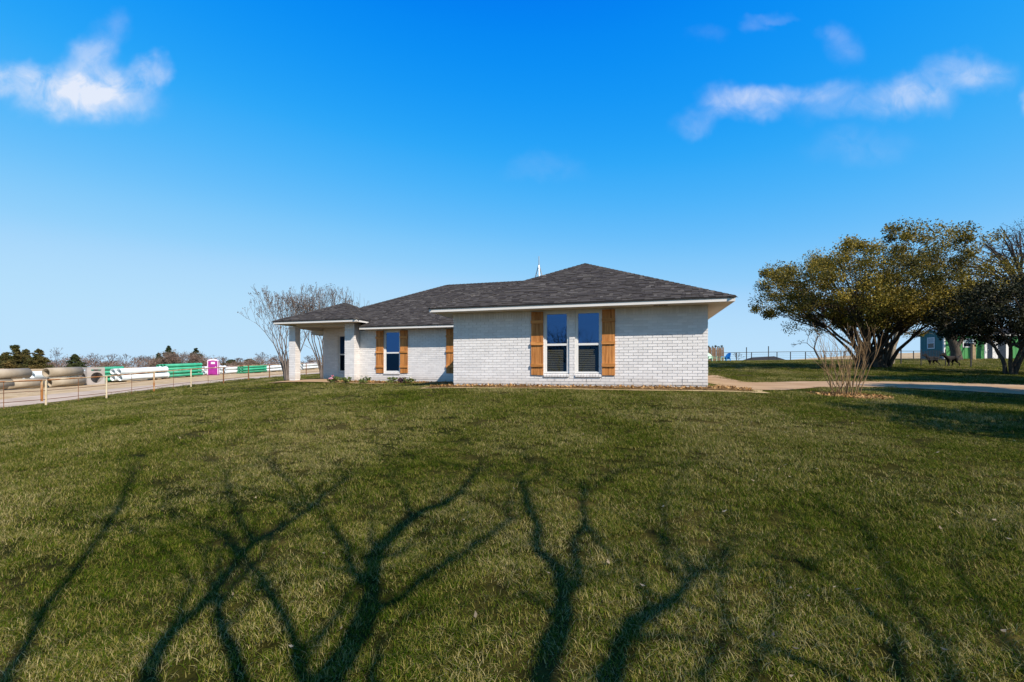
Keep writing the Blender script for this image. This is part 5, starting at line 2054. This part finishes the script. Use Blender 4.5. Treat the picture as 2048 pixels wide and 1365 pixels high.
cutter(lambda m: m.box(-.55, .55, -.45, .45, .14, 1.62))
cutter(lambda m: m.tube([(.08, -1.2, .66), (.08, .2, .66)], [.50, .50], 28))
cutter(lambda m: m.tube([(-1.2, .0, .70), (.2, .0, .70)], [.40, .40], 24))
cutter(lambda m: m.box(-.38, .42, -.75, .75, 1.30, 1.43))
cutter(lambda m: m.box(-.9, .9, -.33, .33, 1.30, 1.43))
boolean_cut(box, cut)
lidm = MB(); lidm.box(-.7, .7, -.6, .6, 1.553, 1.63); lidm.build('lid', M_BOX, box)

GG, GW = 'green plastic pipes stacked beyond the road', 'white plastic pipes stacked beyond the road'
# (photo column of near end, X, length, radius, rows, columns, colour, label)
stacks = [(147, -41.7, 4.6, .165, 4, 3, 'g', 'green plastic pipe in the stack behind the concrete box'), (58, -41.6, 4.2, .30, 2, 2, 'w', 'white plastic pipe in the stack behind the concrete pipes'),
          (231, -40.2, 5.6, .29, 2, 2, 'w', 'white plastic pipe in the long stack between the green stacks'), (322, -40.2, 5.4, .175, 4, 3, 'g', 'green plastic pipe in the stack before the brown thicket'),
          (404, -42.5, 4.0, .25, 2, 2, 'w', 'white plastic pipe in the stack behind the purple toilet'), (444, -41.5, 5.0, .24, 2, 2, 'w', 'white plastic pipe in the stack past the purple toilet'),
          (479, -40.4, 5.5, .17, 3, 3, 'g', 'green plastic pipe in the stack nearest the porch'), (516, -40.4, 5.4, .22, 2, 2, 'w', 'white plastic pipe in the stack seen beside the porch column'),
          (550, -40.2, 6.0, .22, 2, 2, 'w', 'white plastic pipe in the stack behind the crape myrtle trunks'), (600, -40.0, 6.0, .26, 2, 2, 'w', 'white plastic pipe in the farthest stack seen through the porch')]
meshes = {}
for px, X, ln, r, rows, cols, c, lab in stacks:
    key = (ln, r, c)
    if key not in meshes:
        meshes[key] = pipe_mesh('pvc_pipe', r, .02, ln, M_PVCG if c == 'g' else M_PVCW, 14, True)
    k = (px - CX) / F
    Y = X / k
    z0 = min(gz(X, Y), gz(X + .1 * ln, Y + ln) - .043 * ln) + .13
    for i in range(rows):
        for j in range(cols):
            p = Vector((X + (j - cols / 2 + .5) * r * 2.3, Y + rng.uniform(-.15, .15), z0 + r * 1.1 + i * r * 2.25))
            row = {2: ('bottom', 'top'), 3: ('bottom', 'middle', 'top'), 4: ('bottom', 'second', 'third', 'top')}[rows][i]
            side = {2: ('outer', 'road'), 3: ('outer', 'inner', 'road')}[cols][j]
            yard_pipe('pvc_pipe', meshes[key], p, f'{row}-row {side}-side ' + lab.replace(' plastic', ''), GG if c == 'g' else GW)
    for t in (.15, .8):
        q = Vector((X, Y, 0)) + YD * ln * t
        mb = MB(); mb.box(-cols * r * 1.3, cols * r * 1.3, -.05, .05, 0, .11 + (gz(q.x, q.y) * 0))
        zt = z0 + YD.z * ln * t - .115
        o = mb.build('timber_bearer', M_TIMBER, None, loc=(q.x, q.y, zt))
        tag(o, lab.replace(' plastic pipe in the', ' pipe stack: timber bearer under the').replace('green pipe stack: timber', 'timber').replace('white pipe stack: timber', 'timber') + (' near end' if t < .5 else ' far end'), 'timber', 'timber bearers under the pipe stacks')

# portable toilet
tp = at(427, 60.0)
pt = empty('portable_toilet', tp, R(-64 + 90), 'purple portable toilet with pale arched roof and white door sign', 'portable toilet')
M_PURP = mat('purple_plastic', (0.30, 0.010, 0.22), (0.38, 0.018, 0.29), 0.5, 3, 3, spec=.4)
M_LILAC = mat('pale_lilac_plastic', (0.80, 0.62, 0.78), (0.86, 0.72, 0.84), 0.5, 3, 2, spec=.4)
M_SIGN = mat('white_sign', (0.86, 0.72, 0.84), (0.90, 0.80, 0.88), 0.5, 3, 2)
W2 = .57
mb = MB(); mb.box(-W2, W2, -W2, W2, .1, 1.86); mb.build('body', M_PURP, pt)
mb = MB(); mb.box(-W2 - .04, W2 + .04, -W2 - .04, W2 + .04, 0, .099); mb.build('base', M_PURP, pt)
for sx in (-1, 1):
    for sy in (-1, 1):
        mb = MB(); mb.box(sx * W2 - .045, sx * W2 + .045, sy * W2 - .045, sy * W2 + .045, .1, 1.90); mb.build('corner_post', M_LILAC, pt)
mb = MB()
V = []
for yy in (-W2 - .06, W2 + .06):
    for i in range(9):
        a = math.pi * i / 8
        V.append(((W2 + .06) * -math.cos(a), yy, 1.905 + .26 * math.sin(a)))
mb.add(V, [tuple(range(9))[::-1], tuple(range(9, 18))] + [(i, i + 1, i + 10, i + 9) for i in range(8)] + [(0, 9, 17, 8)])
mb.build('roof', M_LILAC, pt)
V = [(-.42, -W2 - .012, .16), (.42, -W2 - .012, .16)] + [(.42 * math.cos(math.pi * i / 10), -W2 - .062 + .05, 1.72 + .26 * math.sin(math.pi * i / 10)) for i in range(11)]
V2 = [(x, y - .055, z) for x, y, z in V]
n = len(V)
mb = MB(); mb.add(V + V2, [tuple(range(n))[::-1], tuple(range(n, 2 * n))] + [(i, (i + 1) % n, (i + 1) % n + n, i + n) for i in range(n)])
dr = mb.build('door', M_PURP, pt)
mb = MB(); mb.box(-.20, .24, -W2 - .080, -W2 - .068, 1.50, 1.76); mb.build('sign', M_SIGN, dr)
mb = MB(); mb.box(.28, .36, -W2 - .095, -W2 - .067, 1.0, 1.16); mb.build('handle', M_LILAC, dr)
mb = MB()
for i in range(4):
    mb.box(-W2 - .012, -W2 - .001, -.35, .35, 1.45 + i * .08, 1.49 + i * .08)
mb.build('side_vent', M_LILAC, pt)

# ------------------------------------------------------------------ far side: pipe fence, posts, chairs, cabin
M_BLACKP = mat('dark_pipe', (0.025, 0.025, 0.028), (0.05, 0.048, 0.05), 0.6, 5, 3)
M_SLAT = mat('weathered_slat', (0.16, 0.10, 0.062), (0.30, 0.20, 0.13), 0.9, 3, 5, 0.3, 20, island=.2, objrand=.22, stretch=(6, 6, .6))
M_BLUEC = mat('blue_chair_plastic', (0.015, 0.20, 0.55), (0.03, 0.28, 0.66), 0.45, 3, 2, spec=.4)
M_GREENC = mat('mint_chair_plastic', (0.45, 0.68, 0.48), (0.55, 0.76, 0.56), 0.45, 3, 2, spec=.4)

fpts = [at(x, Y) for x, Y in ((1440, 71), (1473, 70), (1503, 70), (1554, 70), (1581, 70), (1611, 71), (1648, 72), (1690, 72), (1730, 72), (1770, 73), (1827, 73), (1880, 73), (1940, 74))]
ff = empty('ranch_fence', fpts[0], 0, 'dark pipe and wire fence along the crest behind the drive', 'fence')
for p in fpts:
    q = p - fpts[0]; mb = MB(); mb.tube([q + Vector((0, 0, -.2)), q + Vector((0, 0, 1.30))], [.065, .065], 8); mb.build('post', M_BLACKP, ff)
for h, r, nm in ((1.27, .045, 'rail'), (.95, .010, 'wire'), (.65, .010, 'wire'), (.35, .010, 'wire')):
    for a_, b_ in zip(fpts, fpts[1:]):
        mb = MB(); mb.tube([a_ - fpts[0] + Vector((0, 0, h)), b_ - fpts[0] + Vector((0, 0, h))], [r, r], 6); mb.build(nm, M_BLACKP, ff)
for px, Y, h, lab in ((1493, 50, 1.5, 'thin dark metal post nearest the blue chair'), (1537, 50, 1.6, 'tall thin dark post in front of the distant dark roof'), (1802, 36, 1.35, 'short dark post between oak and dog panel'),
                      (1942, 30.5, 1.65, 'slim dark post before the tan wooden post')):
    b = at(px, Y)
    mb = MB(); mb.tube([(0, 0, -.3), (0, 0, h)], [.032, .032], 6); mb.box(-.045, .045, -.012, .012, -.05, h - .02)
    tag(mb.build('fence_post', M_BLACKP, None, loc=b), lab, 'post')
b = at(1947, 46)
mb = MB(); mb.box(-.16, .16, -.08, .08, -.2, 1.55); tag(mb.build('fence_post', M_TIMBER, None, loc=b), 'tan square wooden post in front of the green cabin', 'post')

# slatted screen and chairs on the crest
sb = at(1432, 48.5)
sc_ = empty('wooden_screen', sb, 0, 'ragged brown upright-board screen at the edge of the house', 'screen')
rnd = random.Random(8)
x = -2.2
while x < .86:
    w = rnd.uniform(.10, .16)
    h = 1.42 + rnd.uniform(-.08, .14)
    mb = MB(); mb.box(0, w - .012, -.02 + rnd.uniform(-.02, .02), .03, -.1, h)
    o = mb.build('slat', M_SLAT, sc_, loc=(x, 0, 0), rot=(0, rnd.uniform(-.03, .03), 0))
    x += w
mb = MB(); mb.box(-2.2, .8, .035, .09, .35, .45); mb.box(-2.2, .8, .035, .09, 1.05, 1.15); mb.build('crossbar', M_SLAT, sc_)
leaf_cloud('vine', [(rnd.uniform(-2, .7), .05, 1.5 + rnd.uniform(0, .18)) for _ in range(24)], .12, 26, .09, M_DARKLEAF, sc_, .7, .5, 3)


def lawn_chair(px, Y, rz, m, label):
    b = at(px, Y)
    root = empty('lawn_chair', b, rz, label, 'chair')
    mb = MB()
    mb.hexa([(-.27, -.28, .34), (.27, -.28, .34), (.25, .25, .24), (-.25, .25, .24), (-.27, -.28, .37), (.27, -.28, .37), (.25, .25, .27), (-.25, .25, .27)])
    mb.build('seat', m, root)
    mb = MB()
    prof = [(-.26, .2), (-.30, .45), (-.30, .62), (-.24, .78), (-.12, .87), (0, .90), (.12, .87), (.24, .78), (.30, .62), (.30, .45), (.26, .2)]
    fr_ = [(x, .22 + (z - .2) * .42 + .10 * (abs(x) / .3) ** 2 * -1, z) for x, z in prof]
    bk = [(x, y + .03, z) for x, y, z in fr_]
    n = len(prof)
    mb.add(fr_ + bk, [tuple(range(n)), tuple(range(n, 2 * n))[::-1]] + [(i, (i + 1) % n, (i + 1) % n + n, i + n)[::-1] for i in range(n)])
    mb.build('backrest', m, root)
    for s in (-1, 1):
        mb = MB(); mb.box(s * .32 - .055, s * .32 + .055, -.36, .30, .50, .53); mb.build('armrest', m, root)
        mb = MB(); mb.box(s * .31 - .03, s * .31 + .03, -.32, -.25, -.03, .50); mb.build('leg', m, root)
        mb = MB(); mb.hexa([(s * .29 - .03, .28, 0), (s * .29 + .03, .28, 0), (s * .29 + .03, .36, 0), (s * .29 - .03, .36, 0), (s * .29 - .03, .12, .5), (s * .29 + .03, .12, .5), (s * .29 + .03, .2, .5), (s * .29 - .03, .2, .5)])
        mb.build('leg', m, root)


lawn_chair(1452, 46.5, R(-68), M_BLUEC, 'bright blue plastic lawn chair seen from the side on the crest')
lawn_chair(1424, 45.5, R(25), M_GREENC, 'mint green plastic lawn chair beside the house corner')
tb = at(1442, 45.5)
st = empty('side_table', tb, .3, 'small pale side table between the blue and mint chairs', 'table')
mb = MB(); mb.box(-.22, .22, -.22, .22, .42, .46); mb.build('tabletop', M_GREENC, st)
for sx in (-1, 1):
    for sy in (-1, 1):
        mb = MB(); mb.box(sx * .18 - .02, sx * .18 + .02, sy * .18 - .02, sy * .18 + .02, -.03, .42); mb.build('leg', M_GREENC, st)

# distant dark roofed house below the crest
dx0, dx1, Yh = (1490 - CX) / F * 105, (1602 - CX) / F * 105, 105.0
zt = EYE + (HZ - 712) / F * Yh
db = Vector(((dx0 + dx1) / 2, Yh, gz((dx0 + dx1) / 2, Yh)))
dh = empty('distant_house', db, 0, 'distant house of which only the low dark roof shows over the crest', 'house')
hwid = (dx1 - dx0) / 2
he = zt - db.z
mb = MB(); mb.box(-hwid + .5, hwid - .5, .5, 8, -.6, he - 2.0); mb.build('wall', M_BOX, dh)
mb = MB(); e = he - 2.0
mb.add([(-hwid, 0, e), (hwid, 0, e), (hwid, 8.5, e), (-hwid, 8.5, e), (-hwid * .4, 4.2, he - .25), (hwid * .42, 4.2, he)], [(0, 1, 5, 4), (1, 2, 5), (2, 3, 4, 5), (3, 0, 4), (0, 3, 2, 1)])
mb.build('roof', M_ROOFBASE, dh)
mb = MB(); mb.add([(1.6, -.35, e - .1), (4.2, -.35, e - .1), (2.9, -.35, e + .55), (1.6, 1.2, e - .1), (4.2, 1.2, e - .1), (2.9, 1.2, e + .55)], [(0, 1, 2), (3, 5, 4), (0, 2, 5, 3), (1, 4, 5, 2), (0, 3, 4, 1)]); mb.build('gable', M_VINYL, dh)
small_bare_tree(1474, 92, 2.6, 'tiny dark scrub tree beyond the fence by the blue chair', 301, 3, M_BARK, spread=.6, stems=2)

# ------------------------------------------------------------------ green cabin
M_SIDE = bpy.data.materials.new('cabin_siding')


def siding(m, c1, c2):
    m.use_nodes = True
    N, L = m.node_tree.nodes, m.node_tree.links
    b = N['Principled BSDF']; b.inputs['Roughness'].default_value = .7
    tc = N.new('ShaderNodeTexCoord'); n = N.new('ShaderNodeTexNoise'); n.inputs['Scale'].default_value = 2; n.inputs['Detail'].default_value = 4
    L.new(tc.outputs['Object'], n.inputs['Vector'])
    x = N.new('ShaderNodeMixRGB'); x.inputs[1].default_value = col4(c1); x.inputs[2].default_value = col4(c2)
    L.new(n.outputs['Fac'], x.inputs[0]); L.new(x.outputs[0], b.inputs['Base Color'])


siding(M_SIDE, (0.040, 0.235, 0.055), (0.06, 0.29, 0.08))
CXL, CYF, CYB = 48.1, 50.0, 52.9
gzc = EYE + (HZ - 718) / F * CYF
cb_ = Vector((CXL, CYF, gzc))
cabin = empty('green_cabin', cb_, 0, 'long green board-sided cabin with white trim and dark gable roof', 'cabin')
Lc, Dc, Hc, Hp = 17.0, CYB - CYF, 2.80, 3.52
mb = MB()
mb.add([(0, 0, -.5), (Lc, 0, -.5), (Lc, Dc, -.5), (0, Dc, -.5), (0, 0, Hc), (Lc, 0, Hc), (Lc, Dc, Hc), (0, Dc, Hc), (0, Dc / 2, Hp - .04), (Lc, Dc / 2, Hp - .04)],
       [(0, 1, 5, 4), (2, 3, 7, 6), (0, 4, 8, 7, 3), (1, 2, 6, 9, 5), (4, 5, 9, 8), (8, 9, 6, 7)])
cw = mb.build('wall', M_SIDE, cabin)
M_GABLE = bpy.data.materials.new('gable_siding')
siding(M_GABLE, (0.05, 0.185, 0.185), (0.065, 0.22, 0.22))  # gable end coloured bluer than the green front wall
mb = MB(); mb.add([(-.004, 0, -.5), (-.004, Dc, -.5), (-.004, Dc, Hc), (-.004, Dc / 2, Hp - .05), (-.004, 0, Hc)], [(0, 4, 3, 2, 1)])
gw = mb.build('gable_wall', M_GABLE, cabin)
nb = 0
y = .2
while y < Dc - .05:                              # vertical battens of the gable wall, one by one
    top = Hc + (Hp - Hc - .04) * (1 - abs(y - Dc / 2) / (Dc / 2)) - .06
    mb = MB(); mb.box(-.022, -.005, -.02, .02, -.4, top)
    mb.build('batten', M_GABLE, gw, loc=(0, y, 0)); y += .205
x = .25
while x < Lc:
    mb = MB(); mb.box(-.02, .02, -.022, -.001, -.4, Hc - .05)
    mb.build('batten', M_SIDE, cw, loc=(x, 0, 0)); x += .41
for s in (0, 1):                                 # roof slopes with white barge boards
    y0, y1 = (-.28, Dc / 2) if s == 0 else (Dc + .28, Dc / 2)
    z0 = Hc - .28 * (Hp - Hc) / (Dc / 2)
    mb = MB(); mb.hexa([(-.25, y0, z0), (Lc + .25, y0, z0), (Lc + .25, y1, Hp), (-.25, y1, Hp), (-.25, y0, z0 + .09), (Lc + .25, y0, z0 + .09), (Lc + .25, y1, Hp + .09), (-.25, y1, Hp + .09)])
    mb.build('roof', M_ROOFBASE, cabin)
    mb = MB(); mb.hexa([(-.285, y0, z0 - .09), (-.252, y0, z0 - .09), (-.252, y1, Hp - .09), (-.285, y1, Hp - .09), (-.285, y0, z0 + .07), (-.252, y0, z0 + .07), (-.252, y1, Hp + .07), (-.285, y1, Hp + .07)])
    mb.build('barge_board', M_VINYL, cabin)
mb = MB(); mb.box(-.25, Lc + .25, -.315, -.282, Hc - .26, Hc - .09); mb.build('fascia', M_VINYL, cabin)
mb = MB(); mb.box(-.028, .13, -.03, -.023, -.4, Hc - .1); mb.box(-.03, -.023, -.0225, .11, -.4, Hc - .15); mb.build('corner_trim', M_VINYL, cabin)


def cabin_window(x, y, w, h, z, axis):
    mb = MB(); t = .09
    if axis == 'x':
        for a0, a1, z0, z1 in ((-w / 2 - t, w / 2 + t, z - t, z), (-w / 2 - t, w / 2 + t, z + h, z + h + t), (-w / 2 - t, -w / 2, z, z + h), (w / 2, w / 2 + t, z, z + h), (-w / 2, w / 2, z + h / 2 - .03, z + h / 2 + .03)):
            mb.box(x + a0, x + a1, -.045, -.0235, z0, z1)
    else:
        for a0, a1, z0, z1 in ((-w / 2 - t, w / 2 + t, z - t, z), (-w / 2 - t, w / 2 + t, z + h, z + h + t), (-w / 2 - t, -w / 2, z, z + h), (w / 2, w / 2 + t, z, z + h), (-w / 2, w / 2, z + h / 2 - .03, z + h / 2 + .03)):
            mb.box(-.045, -.0235, y + a0, y + a1, z0, z1)
    wn = mb.build('window', M_VINYL, cabin)
    for q, mm in ((0, M_PANE_D), (1, M_PANE_L)):
        z0, z1 = (z, z + h / 2 - .031) if q == 0 else (z + h / 2 + .031, z + h)
        mb = MB()
        if axis == 'x':
            mb.box(x - w / 2, x + w / 2, -.034, -.0225, z0, z1)
        else:
            mb.box(-.034, -.0225, y - w / 2, y + w / 2, z0, z1)
        mb.build('pane', mm, wn)


M_PANE_D = mat('dark_pane', (0.015, 0.018, 0.03), (0.02, 0.022, 0.035), .08, 3, 2, spec=.5)
M_PANE_L = mat('shaded_pane', (0.30, 0.38, 0.42), (0.36, 0.43, 0.47), .25, 3, 2, spec=.5)
cabin_window(0, 1.52, .72, 1.12, 1.27, 'y')
cabin_window(2.75, 0, 1.2, .82, 1.36, 'x')
cabin_window(9.3, 0, .8, 1.1, 1.2, 'x')
for x in (4.62, 5.5, 5.8, 7.0):                  # white boards around the doors
    mb = MB(); mb.box(x - .14, x + .14, -.05, -.024, -.3, Hc - .12); mb.build('trim_board', M_VINYL, cabin)
for x0, x1 in ((4.78, 5.34), (5.96, 6.84)):
    mb = MB(); mb.box(x0, x1, -.04, -.0245, -.1, 2.1); d_ = mb.build('door', M_PANE_D, cabin)
    mb = MB(); mb.box(x0 + .05, x0 + .1, -.075, -.041, .95, 1.05); mb.build('handle', M_GALV, d_)

# ------------------------------------------------------------------ dog panel and two dark dogs
pb = at(1842, 32.6)
pn = empty('picket_panel', pb, 0, 'black metal picket panel standing before the blue-green gable wall', 'fence')
M_IRON = M_BLACKP
mb = MB(); mb.tube([(0, 0, -.2), (0, 0, 1.2)], [.028, .028], 6); mb.build('post', M_IRON, pn)
mb = MB(); mb.tube([(1.78, 0, -.2), (1.78, 0, 1.2)], [.028, .028], 6); mb.build('post', M_IRON, pn)
mb = MB(); mb.tube([(0, 0, .03), (1.78, 0, .03)], [.014, .014], 5); mb.build('rail', M_IRON, pn)
mb = MB(); mb.tube([(0, 0, .42), (1.78, 0, .48)], [.014, .014], 5); mb.build('rail', M_IRON, pn)
for i in range(1, 16):
    x = i * 1.78 / 16
    mb = MB(); mb.tube([(x, 0, .42), (x, 0, 1.0 + .16 * math.sin(math.pi * (i / 16) * 1.0))], [.017, .017], 5); mb.build('picket', M_IRON, pn)

M_DOG = mat('dark_dog_coat', (0.010, 0.008, 0.007), (0.024, 0.017, 0.013), 0.8, 4, 4, spec=.2)


def dog(px, Y, rz, s, label, stride):
    b = at(px, Y)
    j = [((0, 0, .56), .115), ((.22, 0, .57), .135), ((.42, 0, .55), .15), ((.60, 0, .60), .11), ((.72, 0, .72), .085), ((.82, 0, .80), .085), ((.93, 0, .77), .055), ((1.02, 0, .74), .038),
         ((-.14, 0, .60), .06), ((-.30, 0, .70), .022), ((-.40, 0, .80), .012)]
    e = [(0, 1), (1, 2), (2, 3), (3, 4), (4, 5), (5, 6), (6, 7), (0, 8), (8, 9), (9, 10)]
    for sy in (-1, 1):
        f = stride * sy
        n = len(j)
        j += [((.46, sy * .08, .42), .075), ((.44 + f * .5, sy * .085, .24), .042), ((.45 + f, sy * .085, .06), .03), ((.50 + f, sy * .085, .025), .034)]
        e += [(2, n), (n, n + 1), (n + 1, n + 2), (n + 2, n + 3)]
        n = len(j)
        j += [((.03, sy * .08, .44), .10), ((.08 - f * .6, sy * .09, .28), .055), ((-.06 - f, sy * .09, .19), .032), ((-.03 - f * 1.2, sy * .09, .06), .026), ((.03 - f * 1.2, sy * .09, .025), .034)]
        e += [(0, n), (n, n + 1), (n + 1, n + 2), (n + 2, n + 3), (n + 3, n + 4)]
        n = len(j)
        j += [((.80, sy * .055, .875), .030), ((.765, sy * .085, .90), .016)]
        e += [(5, n), (n, n + 1)]
    o = skin_body('dog', j, e, M_DOG, None, 2, 1)
    o.location = b
    o.rotation_euler = (0, 0, rz)
    o.scale = (s, s, s)
    return tag(o, label, 'dog')


dog(1872, 33.2, R(180), 1.0, 'dark dog standing behind the black picket panel', .10)
dog(1911, 32.0, R(180), 1.08, 'dark dog stepping out past the end of the picket panel', .13)
